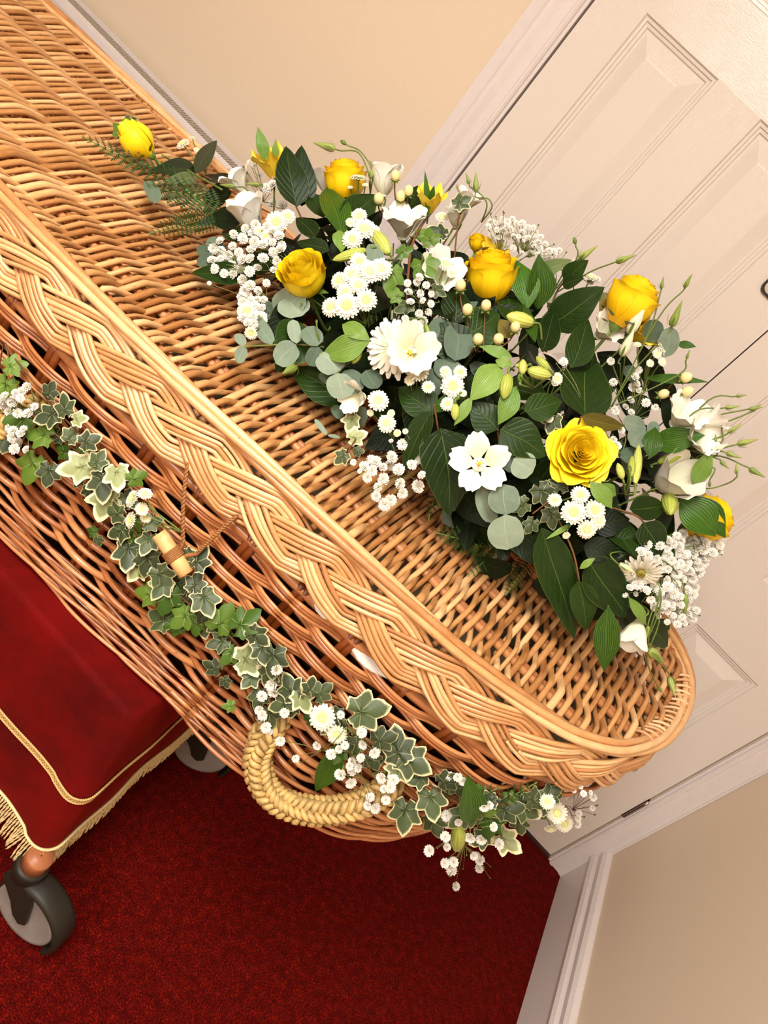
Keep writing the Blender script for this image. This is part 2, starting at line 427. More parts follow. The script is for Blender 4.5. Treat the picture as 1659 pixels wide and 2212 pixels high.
def extrude_profile(mb, prof, A, B, out, up):
    """prof: (out, up) pairs swept straight from A to B"""
    A = np.array(A, float); B = np.array(B, float); out = np.array(out, float); up = np.array(up, float)
    n = len(prof); V = [A + out * p + up * q for p, q in prof] + [B + out * p + up * q for p, q in prof]
    f = [(i, (i + 1) % n, (i + 1) % n + n, i + n) for i in range(n)] + [tuple(range(n))[::-1], tuple(range(n, 2 * n))]
    mb.add(V, f)
SK = [(0, 0), (0.016, 0), (0.016, 0.112), (0.018, 0.116), (0.024, 0.118), (0.026, 0.126), (0.022, 0.136), (0.013, 0.143), (0.013, 0.148), (0.019, 0.152), (0.019, 0.162), (0.013, 0.172), (0.004, 0.178), (0, 0.178)]
b = MB(); extrude_profile(b, SK, (WX1, WY0, 0), (WX1, D - 0.02, 0), (-1, 0, 0), (0, 0, 1)); struct('baseboard_right', b, GLOSS)
b = MB(); extrude_profile(b, SK, (WX0, D, 0), (-0.64, D, 0), (0, -1, 0), (0, 0, 1)); struct('baseboard_back', b, GLOSS)
b = MB(); extrude_profile(b, SK, (WX0, WY0, 0), (WX0, D, 0), (1, 0, 0), (0, 0, 1)); struct('baseboard_left', b, GLOSS)
# architraves: profile across the width (x) and out of the wall (-y)
def arch(name, x_in, x_out, z0, z1):
    s = 1 if x_out > x_in else -1; w = abs(x_out - x_in)
    pr = [(0, 0), (0, 0.012), (0.004, 0.015), (0.010, 0.015), (0.012, 0.012), (0.030, 0.013), (0.044, 0.019), (0.052, 0.021), (0.056, 0.019), (0.0575, 0.021), (w - 0.001, 0.021), (w, 0.019), (w, 0)]
    bb = MB(); n = len(pr)
    V = [(x_in + s * p, D - q, z0) for p, q in pr] + [(x_in + s * p, D - q, z1) for p, q in pr]
    f = [(i, (i + 1) % n, (i + 1) % n + n, i + n) for i in range(n)] + [tuple(range(n))[::-1], tuple(range(n, 2 * n))]
    bb.add(V, f); return struct(name, bb, GLOSS)
arch('trim_1', -0.552, -0.634, 0, 2.06)
arch('trim_2', 0.840, 0.8999, 0, 2.06)
b = MB(); box(b, (-0.634, D - 0.02, 1.992), (WX1 - 0.001, D, 2.07)); struct('trim_3', b, GLOSS)
b = MB(); box(b, (-0.556, D - 0.006, 0), (-0.5445, D + 0.07, 1.992)); box(b, (0.8335, D - 0.006, 0), (0.843, D + 0.07, 1.992)); struct('trim_4', b, GLOSS)
b = MB(); box(b, (-0.542, D - 0.004, 0.0), (0.832, D + 0.04, 0.006)); struct('trim_6', b, STEEL)

def door_leaf(name, x0, x1, cols, label):
    zs = [(0.176, 0.775), (0.949, 1.541), (1.655, 1.868)]
    z0, z1 = 0.012, 1.985; yf = D + 0.0; yb = D + 0.04
    mb = MB()
    xs = [x0, cols[0][0], cols[0][1], cols[1][0], cols[1][1], x1]
    zz = [z0] + [q for p in zs for q in p] + [z1]
    # stiles and rails: front skin cells, upright grain (0) on stiles, level grain (1) on rails
    for i in range(5):
        for j in range(7):
            if i in (1, 3) and j in (1, 3, 5): continue
            mi = 0 if i in (0, 4) or (i == 2 and j in (1, 3, 5)) else 1
            V = [(xs[i], yf, zz[j]), (xs[i + 1], yf, zz[j]), (xs[i + 1], yf, zz[j + 1]), (xs[i], yf, zz[j + 1])]
            mb.add(V, [(0, 1, 2, 3)], None, mi)
    # sides, top, bottom, back
    V = [(x0, yf, z0), (x1, yf, z0), (x1, yf, z1), (x0, yf, z1), (x0, yb, z0), (x1, yb, z0), (x1, yb, z1), (x0, yb, z1)]
    mb.add(V, [(0, 3, 7, 4), (1, 5, 6, 2), (3, 2, 6, 7), (0, 4, 5, 1), (4, 7, 6, 5)], None, 0)
    d = mb.build(name, [DOOR_V, DOOR_H], None, False); tag(d, label, None, None, 'structure')
    rings = [(0, 0), (0.003, 0.005), (0.008, 0.0055), (0.010, 0.009), (0.015, 0.0095), (0.0175, 0.013), (0.022, 0.013), (0.052, 0.003), (0.054, 0.0028)]
    for c in cols:
        for (a, e) in zs:
            pb = MB(); V = []
            for ins, dp in rings:
                V += [(c[0] + ins, yf + dp, a + ins), (c[1] - ins, yf + dp, a + ins), (c[1] - ins, yf + dp, e - ins), (c[0] + ins, yf + dp, e - ins)]
            f = []
            for k in range(len(rings) - 1):
                for q in range(4):
                    q2 = (q + 1) % 4; f.append((k * 4 + q, k * 4 + q2, k * 4 + 4 + q2, k * 4 + 4 + q))
            k = (len(rings) - 1) * 4; f.append((k, k + 1, k + 2, k + 3))
            pb.add(V, f); pb.build('panel', DOOR_V, d, False)
    return d
door1 = door_leaf('door_1', -0.5405, 0.1435, ((-0.446, -0.261), (-0.154, 0.031)), 'left leaf of the white six panel double door')
door2 = door_leaf('door_2', 0.1465, 0.829, ((0.242, 0.43), (0.537, 0.728)), 'right leaf of the white six panel double door, hinged at the side wall')
b = MB(); box(b, (0.1335, D - 0.003, 0.012), (0.1435, D + 0.0, 1.985)); b.build('meeting_bead', DOOR_V, door1, False)
# hinge on the right leaf
b = MB(); box(b, (0.8285, D - 0.001, 0.270), (0.838, D + 0.012, 0.362)); h = b.build('hinge', DARK, door2, False); tag(h, 'dark block painted as the shaded recess of the steel hinge')
b = MB(); tube(b, [(0.834, D - 0.004, 0.274 + k * 0.0168) for k in range(6)], 0.0042, 10); b.build('knuckle', STEEL, h)
# finger plate, black surround with steel inlay
def rrect(mb, cx, cz, w, hh, r, y0, y1, mi=0, n=5):
    pts = []
    for (sx, sz, a0) in ((1, 1, 0), (-1, 1, PI / 2), (-1, -1, PI), (1, -1, 1.5 * PI)):
        for k in range(n):
            a = a0 + k * PI / 2 / (n - 1); pts.append((cx + sx * (w / 2 - r) + r * math.cos(a), cz + sz * (hh / 2 - r) + r * math.sin(a)))
    m_ = len(pts); V = [(p[0], y0, p[1]) for p in pts] + [(p[0], y1, p[1]) for p in pts]
    mb.add(V, [(i, (i + 1) % m_, (i + 1) % m_ + m_, i + m_) for i in range(m_)] + [tuple(range(m_, 2 * m_)), tuple(range(m_))[::-1]], None, mi)
b = MB(); rrect(b, 0.0965, 1.425, 0.052, 0.17, 0.014, D, D - 0.006); fp = b.build('handle_plate', BLACKP, door1, False); tag(fp, 'black rounded handle plate at the meeting edge')
b = MB(); rrect(b, 0.0965, 1.425, 0.042, 0.16, 0.012, D - 0.006, D - 0.009); b.build('plate_inlay', STEEL, fp, False)

# radiator on the back wall
rad = empty('radiator', (-1.6, 1.62, 0.2), 'white panel radiator with grey ribbed top grille on the wall behind the coffin', 'radiator')
rad.location = (0, 0, 0)
X0, X1 = -2.35, -0.955
b = MB(); ch = [(1.592, 0.20), (1.592, 0.765), (1.596, 0.775), (1.606, 0.779), (1.612, 0.776), (1.616, 0.779), (1.622, 0.776), (1.622, 0.20)]
n = len(ch); V = [(X0, y, z) for y, z in ch] + [(X1, y, z) for y, z in ch]
b.add(V, [(i, (i + 1) % n, (i + 1) % n + n, i + n) for i in range(n)] + [tuple(range(n))[::-1], tuple(range(n, 2 * n))]); b.build('front_panel', RADW, rad, False)
b = MB(); box(b, (X0, 1.622, 0.22), (X1, 1.672, 0.765)); b.build('convector_body', RADW, rad, False)
b = MB()
for k in range(150):
    x = X0 + 0.02 + k * (X1 - X0 - 0.04) / 149; box(b, (x - 0.0032, 1.624, 0.765), (x + 0.0032, 1.664, 0.775))
g = b.build('top_grille', RADG, rad, False)
b = MB(); box(b, (X0, 1.664, 0.76), (X1, 1.675, 0.782)); b.build('rear_rail', RADW, rad, False)
b = MB(); box(b, (X1, 1.592, 0.2), (X1 + 0.006, 1.675, 0.78)); b.build('end_cover', RADW, rad, False)
b = MB(); box(b, (X0 + .1, 1.672, 0.3), (X0 + .14, D, 0.7)); box(b, (X1 - .14, 1.672, 0.3), (X1 - .1, D, 0.7)); b.build('bracket', RADW, rad, False)
b = MB(); tube(b, [(X1 - .03, 1.63, 0.21), (X1 - .03, 1.63, 0.0)], 0.0075, 10); b.build('pipe', RADW, rad)

# ceiling lamps; the rear one is added to brighten the back wall
LAMPM = Mat('lamp_diffuser', 0.5); LAMPM.b.inputs['Emission Color'].default_value = (1, 0.88, 0.72, 1); LAMPM.b.inputs['Emission Strength'].default_value = 3.0
for k, (lx, ly) in enumerate(((-0.45, -0.15), (-0.6, -1.75))):
    t = empty('ceiling_light', (lx, ly, 2.4), ('square flush ceiling light above the coffin', 'added square ceiling light further back, brightening the back wall')[k], 'ceiling light')
    b = MB(); box(b, (-.41, -.41, -0.03), (.41, .41, -0.0)); b.build('housing', CEIL, t, False)
    b = MB(); box(b, (-.385, -.385, -0.033), (.385, .385, -0.03)); b.build('diffuser', LAMPM.m, t, False)

# ================================================================== THE COFFIN
coffin = empty('wicker_coffin', (0, 0, 0), 'honey coloured woven willow coffin lying on the red draped trolley', 'coffin')
OUT = [(-1.50, .83), (-1.44, .755), (-1.25, .722), (-1.0, .708), (-.8, .698), (-.66, .691), (-.5, .685), (-.35, .688), (-.2, .700), (-.05, .711), (.05, .720), (.14, .734), (.243, .767), (.30, .803), (.345, .850), (.392, .933), (.420, 1.03), (.428, 1.11), (.415, 1.175), (.375, 1.228), (.31, 1.262), (.2, 1.278), (.05, 1.280), (-.2, 1.270), (-.5, 1.256), (-.8, 1.235), (-1.0, 1.219), (-1.2, 1.200), (-1.38, 1.172), (-1.47, 1.11), (-1.51, .97)]
def closed_spline(pts, n=1400):
    P = np.array(pts); m_ = len(P); out = []
    for i in range(m_):
        p0, p1, p2, p3 = P[i - 1], P[i], P[(i + 1) % m_], P[(i + 2) % m_]
        for t in np.linspace(0, 1, 60, endpoint=False):
            out.append(0.5 * ((2 * p1) + (-p0 + p2) * t + (2 * p0 - 5 * p1 + 4 * p2 - p3) * t * t + (-p0 + 3 * p1 - 3 * p2 + p3) * t ** 3))
    Q = np.array(out)
    for _ in range(40): Q = (np.roll(Q, 1, 0) + 2 * Q + np.roll(Q, -1, 0)) / 4
    L = np.concatenate([[0], np.cumsum(np.linalg.norm(np.roll(Q, -1, 0) - Q, axis=1))])
    Qc = np.vstack([Q, Q[:1]]); s = np.linspace(0, L[-1], n, endpoint=False)
    R2 = np.stack([np.interp(s, L, Qc[:, k]) for k in range(2)], 1)
    return R2, L[-1]
OL, PER = closed_spline(OUT)
T2 = np.roll(OL, -1, 0) - np.roll(OL, 1, 0); T2 /= np.linalg.norm(T2, axis=1)[:, None]
NO = np.stack([T2[:, 1], -T2[:, 0]], 1)           # outward (outline runs anticlockwise)
def outl(s, off=0.0, z=0.9):
    """points on the outline at arc positions s, pushed out by off, tapering towards the foot below the lid"""
    s = np.asarray(s, float) % PER; f = s / PER * len(OL); i = np.floor(f).astype(int) % len(OL); w = (f - np.floor(f))[:, None]
    j = (i + 1) % len(OL)
    P = OL[i] * (1 - w) + OL[j] * w; N = NO[i] * (1 - w) + NO[j] * w
    z = np.broadcast_to(np.asarray(z, float), s.shape)
    P = P + N * np.broadcast_to(np.asarray(off, float), s.shape)[:, None]
    k = np.clip((0.80 - z) / 0.30, 0, 1)
    w1 = np.clip((P[:, 0] + 0.05) / 0.45, 0, 1); w1 = w1 * w1 * (3 - 2 * w1)
    w2 = np.clip((-1.1 - P[:, 0]) / 0.4, 0, 1); w2 = w2 * w2 * (3 - 2 * w2)
    x = P[:, 0] - 0.085 * w1 * k + 0.07 * w2 * k
    y = P[:, 1] + (1.0 - P[:, 1]) * 0.03 * k
    return np.stack([x, y, z], 1)
def near_y(x):
    m_ = (OL[:, 1] < 0.98) & (NO[:, 1] < 0.3)
    xs, ys = OL[m_, 0], OL[m_, 1]; o = np.argsort(xs); return float(np.interp(x, xs[o], ys[o]))
def far_y(x):
    m_ = (OL[:, 1] > 1.0)
    xs, ys = OL[m_, 0], OL[m_, 1]; o = np.argsort(xs); return float(np.interp(x, xs[o], ys[o]))
s_at = lambda x: float(np.argmin(np.abs(OL[:, 0] - x) + 100 * (OL[:, 1] > 0.95)) / len(OL) * PER)
# arc length where the visible near side starts
lid = MB()
S_ALL = np.linspace(0, PER, 900, endpoint=False)
tube(lid, outl(S_ALL, -0.012, 0.886), 0.0075, 8, closed=True)
lid_o = lid.build('lid', W_STAKE, coffin); tag(lid_o, 'flat woven lid with plaited rim')
# length-wise stakes (pairs) under and over which the cross rods pass
SL = [(.741, .055), (.808, .06), (.893, .040), (.975, .032), (1.055, .03), (1.137, .03), (1.215, .03), (1.256, .03)]
def stake_y(k, x): return SL[k][0] + SL[k][1] * x
def inside(x, y, mar):
    return (near_y(x) + mar < y < far_y(x) - mar) and -1.5 < x < 0.425
for k in range(8):
    for dj in ((-.0048, .0048) if 0 < k < 7 else (0,)):
        xs = np.linspace(-1.47, 0.42, 120)
        pts = [(x, stake_y(k, x) + dj + .0006 * math.sin(x * 31 + k), 0.888 + 0.0006 * math.sin(x * 45 + dj * 900)) for x in xs if inside(x, stake_y(k, x) + dj, 0.006)]
        mb = MB(); tube(mb, pts, 0.0052, 7); mb.build('lid_stake', W_STAKE, lid_o)
# cross rods
x = -1.475; i = 0; spare = MB()
while x < 0.421:
    t_ = (x + 1.1) / 1.5; pitch = 0.0063 + 0.0016 * max(0, min(1, t_)) + rng.uniform(-.0007, .0007)
    rad_ = (0.0040 + 0.0005 * max(0, min(1, t_))) * rng.uniform(0.82, 1.12)
    if i % 9 == 7: rad_ *= 0.8
    y0 = near_y(x) + 0.004; y1 = far_y(x) - 0.004
    if y1 - y0 > 0.05:
        nn = max(8, int((y1 - y0) / 0.0068)); ys = np.linspace(y0, y1, nn)
        ky = [stake_y(k, x) for k in range(8)]
        ph = np.interp(ys, ky, np.arange(8)); sh = np.cos(PI * (ph + i))
        sh = 0.78 * (2 / PI) * np.arcsin(np.clip(sh, -1, 1)) + 0.27 * sh
        zz = 0.889 + (0.0052 + rad_ + 0.0008) * sh
        edge = np.minimum(ys - y0, y1 - ys); zz = np.where(edge < 0.012, np.minimum(zz, 0.893), zz)
        lean = rng.uniform(-.003, .003); b1 = rng.uniform(-.0012, .0012); b2 = rng.uniform(0, 6)
        xx = x + lean * np.linspace(-1, 1, nn) + b1 * np.sin(ys * 26 + b2) + 0.0012 * np.sin(PI * (ph + i) * 1.0 + PI / 2)
        pts = np.stack([xx, ys, zz], 1)
        if x < -1.24: tube(spare, pts[::2], rad_, 5)
        else:
            mb = MB(); rr = rad_ * (1 + 0.12 * np.linspace(-1, 1, nn) * rng.choice((-1, 1))); tube(mb, pts, rr, 7); mb.build('lid_rod', W_LID, lid_o)
    x += pitch; i += 1
tag(spare.build('lid_rod_bundle', W_LID, lid_o), kind='stuff')
# the rope of rods on the lid rim
for j in range(4):
    ph = j * PI / 2 + 0.4; S = S_ALL
    a = ph + 2 * PI * S / PER * 6
    mb = MB(); tube(mb, outl(S, 0.000 + 0.0070 * np.cos(a), 0.898 + 0.0058 * np.sin(a)), 0.0050, 8, closed=True)
    mb.build('rim_rod', W_PLAIT, lid_o)
# plait of three strands, five rods in each, round the lid wall
NP = 16
for st in range(3):
    for j in range(5):
        S = S_ALL; t = 2 * PI * (S / PER * NP) + st * 2 * PI / 3
        # sharper braid: lateral triangle-like, depth at double frequency
        lat = 0.62 * (2 / PI) * np.arcsin(np.sin(t)) + 0.42 * np.sin(t)
        dirn = np.cos(t)
        dep = np.sin(2 * t)
        w = (j - 2) * 0.0063
        zc = 0.8535 + 0.0250 * lat + w * (0.92 + .0 * dirn)
        off = 0.0040 + 0.0046 * dep + (0.887 - zc) * 0.16
        sh = S + w * dirn * -0.45
        r_ = 0.0031 + 0.0003 * ((j * 7 + st * 3) % 3)
        pz = rng.uniform(0, 6); zc = zc + 0.0009 * np.sin(S * 29 + pz) + 0.0006 * np.sin(S * 71 + pz * 2)
        # split into lengths so that every rod is its own piece
        cut = sorted(rng.sample(range(20, 880), 3)); cut = [0] + cut + [900]
        for a_, b_ in zip(cut[:-1], cut[1:]):
            idx = np.arange(a_, b_ + 1) % 900
            if len(idx) < 4: continue
            Pp = outl(sh[idx], (off + 0.0005 * np.sin(S * 60 + j))[idx], np.clip(zc, 0.806, 0.899)[idx])
            rr = np.full(len(idx), r_); q = min(14, len(idx) // 3); rr[:q] *= np.linspace(.6, 1, q); rr[-q:] *= np.linspace(1, .6, q)
            mb = MB(); tube(mb, Pp, rr, 6); mb.build('plait_rod', W_PLAIT, lid_o)
# sliced willow lapping on the foot rim, where the photo shows it
for k in range(16):
    s0 = s_at(0.30) + 0.12 + k * 0.0165
    a = outl(np.array([s0]), -0.026, 0.889)[0]; c = outl(np.array([s0 + 0.010 + 0.004 * (k % 3)]), 0.006, 0.899)[0]
    m0 = (a + c) / 2 + np.array([0, 0, 0.013])
    t = np.linspace(0, 1, 9)[:, None]; P = (1 - t) ** 2 * a + 2 * t * (1 - t) * (m0 + np.array([0, 0, .006])) + t * t * c
    mb = MB(); tube(mb, P, 0.0022, 6); mb.build('lapping', W_SLICE, lid_o)

# body ----------------------------------------------------------------
NU = 54
S_UP0 = s_at(-0.072)
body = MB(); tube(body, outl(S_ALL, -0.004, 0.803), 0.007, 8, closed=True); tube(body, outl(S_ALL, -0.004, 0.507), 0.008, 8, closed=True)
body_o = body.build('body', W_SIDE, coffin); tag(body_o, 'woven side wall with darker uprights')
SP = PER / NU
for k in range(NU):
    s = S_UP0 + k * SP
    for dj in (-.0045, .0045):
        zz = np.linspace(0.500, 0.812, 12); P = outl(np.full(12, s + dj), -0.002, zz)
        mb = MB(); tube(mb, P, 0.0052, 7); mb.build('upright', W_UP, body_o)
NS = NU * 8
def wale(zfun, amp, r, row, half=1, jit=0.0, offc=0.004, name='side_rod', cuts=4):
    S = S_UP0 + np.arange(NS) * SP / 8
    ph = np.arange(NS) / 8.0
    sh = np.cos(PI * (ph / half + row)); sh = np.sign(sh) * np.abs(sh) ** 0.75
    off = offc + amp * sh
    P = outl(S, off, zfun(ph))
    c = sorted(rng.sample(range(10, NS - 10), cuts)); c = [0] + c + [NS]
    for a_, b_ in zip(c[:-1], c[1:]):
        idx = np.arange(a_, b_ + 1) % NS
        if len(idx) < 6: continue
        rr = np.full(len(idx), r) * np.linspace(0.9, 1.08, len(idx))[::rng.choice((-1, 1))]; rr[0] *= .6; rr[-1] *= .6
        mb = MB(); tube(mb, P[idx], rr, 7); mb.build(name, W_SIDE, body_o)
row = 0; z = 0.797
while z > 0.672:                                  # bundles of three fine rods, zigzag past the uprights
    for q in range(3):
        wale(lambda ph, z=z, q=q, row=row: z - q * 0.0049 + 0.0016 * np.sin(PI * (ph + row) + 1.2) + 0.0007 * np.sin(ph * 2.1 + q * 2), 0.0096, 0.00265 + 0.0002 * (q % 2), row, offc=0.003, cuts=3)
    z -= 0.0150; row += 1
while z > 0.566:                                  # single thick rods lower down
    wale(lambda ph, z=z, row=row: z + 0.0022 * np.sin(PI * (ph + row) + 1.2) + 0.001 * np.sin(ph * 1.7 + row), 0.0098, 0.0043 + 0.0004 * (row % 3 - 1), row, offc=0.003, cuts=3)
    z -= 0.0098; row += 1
for q in range(12):                                # foot wale
    zc = 0.560 - q * 0.0050
    wale(lambda ph, zc=zc, q=q: zc + 0.0036 * np.sin(PI * ph / 1.5 + q * 2.1), 0.0050, 0.0030, q * 2 / 3, 1.5, offc=0.007 + 0.0005 * q, cuts=3)
# added dark sheet: shade behind the side weave, closed across as base board
mb = MB(); V = [outl(S_ALL, -0.026, zz) for zz in (0.80, 0.65, 0.512)]
c_ = np.array([-.52, 0.98]); P_ = V[-1].copy(); P_[:, :2] = c_ + (P_[:, :2] - c_) * 0.001; V.append(P_)
grid(mb, np.array(V), 900, 4, 0, wrap=True); mb.build('gap_shade_sheet', SIDE_SHADE, coffin)

# linen liner: a rumpled edge that shows below the lid, and the cloth under the lid
mb = MB(); n_s, n_v = 420, 7; S = np.linspace(0, PER, n_s, endpoint=False); V = []
for v in range(n_v):
    t = v / (n_v - 1); w_ = np.exp(-((S - s_at(0.06)) / 0.17) ** 4); zz = 0.812 - 0.0235 * t * w_ * (0.85 + 0.25 * np.sin(S * 41)); off = -0.014 + 0.0275 * w_ * math.sin(t * PI * 0.85) * (0.6 + 0.4 * np.sin(S * 63 + 2 * np.sin(S * 17))) - 0.002
    V.append(outl(S, off, zz))
grid(mb, np.array(V), n_s, n_v, 0, wrap=True)
V = []
for v in range(6):
    t = v / 5; c = np.array([-.52, 0.98]); P = outl(S, -0.02, 0.81); P[:, :2] = c + (P[:, :2] - c) * (1 - t * 0.999); P[:, 2] = 0.815 + 0.01 * np.sin(P[:, 0] * 9) * t; V.append(P)
mb2 = MB(); grid(mb2, np.array(V), n_s, 6, 0, wrap=True); mb2.build('cover_sheet', UNDER, coffin)
mb.build('liner', LINEN, coffin)

# rope handles
def rope_handle(pts, r=0.0152):
    P = np.array(pts, float); out = []
    for i in range(len(P) - 1):
        p0 = P[max(i - 1, 0)]; p1 = P[i]; p2 = P[i + 1]; p3 = P[min(i + 2, len(P) - 1)]
        for t in np.linspace(0, 1, 30, endpoint=False):
            out.append(0.5 * ((2 * p1) + (-p0 + p2) * t + (2 * p0 - 5 * p1 + 4 * p2 - p3) * t * t + (-p0 + 3 * p1 - 3 * p2 + p3) * t ** 3))
    out.append(P[-1]); Q = np.array(out)
    L = np.concatenate([[0], np.cumsum(np.linalg.norm(Q[1:] - Q[:-1], axis=1))]); tot = L[-1]
    mb = MB(); tube(mb, Q[::3], r * 0.86, 10); core = mb.build('rope_handle', ROPE, coffin); tag(core, 'thick plaited seagrass rope handle')
    T = np.gradient(Q, axis=0); T /= np.linalg.norm(T, axis=1)[:, None]
    N = np.empty_like(Q); a = nrm(np.cross(T[0], [0, 0, 1.0])); 
    for i in range(len(Q)):
        a = nrm(a - T[i] * np.dot(a, T[i])); N[i] = a
    B = np.cross(T, N)
    f = lambda A, l: np.stack([np.interp(l, L, A[:, k]) for k in range(3)], 1)
    # short fat stitches laid in herringbone: two opposed families round the rope
    rows = int(tot / 0.0092)
    for k in range(rows):
        for q in range(6):
            l0 = k * 0.0092 + (q % 2) * 0.0046
            th0 = q * 2 * PI / 6 + k * 0.10; sgn = 1 if q % 2 else -1
            u = np.linspace(0, 1, 6)
            l = l0 + 0.013 * u; th = th0 + sgn * (u - .5) * 1.25
            ll = np.clip(l, 0, tot); rr = r * (0.78 + 0.30 * np.sin(PI * u))
            P3 = f(Q, ll) + (np.cos(th) * rr)[:, None] * f(N, ll) + (np.sin(th) * rr)[:, None] * f(B, ll)
            if q == 0 and k == 0: mbs = MB()
            tube(mbs, P3, (0.0042 + rng.uniform(-.0005, .0005)) * np.sin(PI * (0.12 + 0.76 * u)) + .0004, 5)
    tag(mbs.build('rope_plait', ROPE, core), kind='stuff')
# peg and twine
def body_pt(x, y, out=0.02):
    d = ray(x, y); t = 0.8
    for _ in range(12):
        P = CAM + d * t; xx = min(max(P[0], -1.4), 0.41); ny = near_y(xx) - out
        t += (ny - P[1]) / max(d[1], 0.3) * 0.8
    return CAM + d * t
def hpt(x, y, o): return body_pt(x, y, o)
rope_handle([hpt(604, 1538, .0), hpt(596, 1558, .014), hpt(572, 1588, .030), hpt(556, 1640, .042), hpt(572, 1700, .050), hpt(618, 1738, .050), (hpt(690, 1752, .048)), hpt(760, 1742, .040), hpt(810, 1722, .026), hpt(838, 1704, .010), hpt(846, 1690, -.004)])
rope_handle([(-0.62, .700, .73), (-.612, .67, .70), (-.605, .655, .675), (-.585, .645, .635), (-.555, .64, .62), (-.52, .64, .622), (-.495, .645, .64), (-.482, .655, .675), (-.475, .67, .70), (-.468, .70, .73)])
pa, pb_ = body_pt(343, 1152, 0.038), body_pt(403, 1240, 0.038)
mb = MB(); tube(mb, [pa + (pb_ - pa) * t for t in np.linspace(0, 1, 6)], [0.0092, 0.0098, .0098, .0098, .0098, 0.0094], 16); mb.build('toggle_peg', PEG, coffin)
pc = (pa + pb_) / 2
def twine(p0, p1, sag=0.004):
    mb = MB(); P0, P1 = np.array(p0), np.array(p1); u = np.linspace(0, 1, 60)[:, None]; base = P0 + (P1 - P0) * u + np.array([0, -1, 0]) * sag * np.sin(PI * u)
    T = nrm(P1 - P0); x_, y_, _ = zframe(T)
    for k in range(2):
        a = u * 60 + k * PI; tube(mb, base + 0.0014 * (np.cos(a) * x_ + np.sin(a) * y_), 0.0016, 5)
    return mb.build('twine', TWINE, coffin)
twine(body_pt(396, 1172, 0.03), body_pt(405, 1000, 0.018)); twine(body_pt(425, 1196, 0.03), body_pt(513, 1112, 0.016)); twine(body_pt(396, 1172, 0.03), pc + np.array([0.004, 0.006, 0]), 0); twine(body_pt(425, 1196, 0.03), pc + np.array([0.008, .006, 0]), 0)
mb = MB(); u = np.linspace(0, 1, 90); ax = nrm(pb_ - pa); fx, fy, _ = zframe(ax); c0 = pc - ax * 0.006
tube(mb, c0[None] + ax[None] * (u * 0.013)[:, None] + 0.0112 * (np.cos(u * 6 * 2 * PI)[:, None] * fx + np.sin(u * 6 * 2 * PI)[:, None] * fy), 0.0013, 5); mb.build('twine', TWINE, coffin)

# ================================================================== TROLLEY AND DRAPE
bier = empty('bier_trolley', (0, 0, 0), 'low wheeled bier trolley hidden under the red velvet, black castors showing', 'trolley')
mb = MB(); box(mb, (-1.28, 0.665, 0.440), (-0.135, 1.24, 0.484)); mb.build('deck', BLACKP, bier, False)
for cx, cy in ((-0.16, .70), (-0.16, 1.19), (-1.25, .70), (-1.25, 1.19)):
    mb = MB(); box(mb, (cx - .02, cy - .02, 0.16), (cx + .02, cy + .02, 0.44)); mb.build('leg', BLACKP, bier, False)
mb = MB(); box(mb, (-1.27, .69, .2), (-.14, .715, .23)); box(mb, (-1.27, 1.18, .2), (-.14, 1.205, .23)); mb.build('frame_rail', BLACKP, bier, False)
m_col = m_simple('copper_collar', (168, 104, 66), 0.4, 0.5, 0.05)
def castor(cx, cy, ang, R_=0.062, off=0.045):
    c, s = math.cos(ang), math.sin(ang)
    M = np.array([[c, -s, 0, cx], [s, c, 0, cy], [0, 0, 1, 0], [0, 0, 0, 1.0]])
    def tr(P): P = np.asarray(P, float); return P @ M[:3, :3].T + M[:3, 3]
    mb = MB(); lathe(mb, [(0.001, .152), (.024, .152), (.026, .148), (.026, .128), (.020, .122), (.001, .122)], 22, M=M)
    cs = mb.build('castor', BLACKP, bier)
    mb = MB(); lathe(mb, [(.001, .182), (.0195, .182), (.0205, .176), (.0205, .150), (.001, .150)], 20, M=M); mb.build('copper_collar', m_col, cs)
    # hood lapping over the top and front of the tread
    aa = np.linspace(-0.42, PI * 0.72, 20); prof = [(R_ + .001, -.021), (R_ + .008, -.020), (R_ + .011, -.014), (R_ + .011, .014), (R_ + .008, .020), (R_ + .001, .021)]
    V = np.array([[tr((off + r1 * math.cos(a), wy, R_ + r1 * math.sin(a))) for r1, wy in prof] for a in aa])
    mb = MB(); grid(mb, V, 6, 20); mb.add(V[0], [tuple(range(6))]); mb.add(V[-1], [tuple(range(6))[::-1]])
    mb.build('hood', BLACKP, cs)
    for sy in (-1, 1):                                       # fork cheek: from the pivot down over the hub
        pts = [(-.018, .128), (.016, .128), (.040, .118), (off + .012, R_ - .006), (off + .002, R_ - .018), (off - .014, R_ - .012), (off - .030, R_ + .01), (-.022, .105)]
        y0_, y1_ = sy * .0165, sy * .0215; k_ = len(pts)
        mb = MB(); mb.add([tr((p[0], y0_, p[1])) for p in pts] + [tr((p[0], y1_, p[1])) for p in pts], [(q, (q + 1) % k_, (q + 1) % k_ + k_, q + k_) for q in range(k_)] + [tuple(range(k_)), tuple(range(k_, 2 * k_))])
        mb.build('fork_cheek', BLACKP, cs, False)
    Mw = M @ np.array([[1, 0, 0, off], [0, 0, 1, 0], [0, 1, 0, R_], [0, 0, 0, 1.0]])
    mb = MB(); lathe(mb, [(.001, -.012), (.034, -.0125), (.050, -.0155), (.0555, -.0158), (.057, -.014), (.057, .014), (.0555, .0158), (.050, .0155), (.034, .0125), (.001, .012)], 36, M=Mw)
    w = mb.build('wheel', GREYP, cs)
    mb = MB(); lathe(mb, [(.0572, -.0135), (R_ - .002, -.0125), (R_, -.009), (R_, .009), (R_ - .002, .0125), (.0572, .0135)], 36, M=Mw); mb.build('tyre', BLACKP, w)
castor(-0.072, 0.612, 0.0); castor(-0.072, 1.035, 0.35); castor(-1.22, .70, .4); castor(-1.22, 1.16, 1.0)

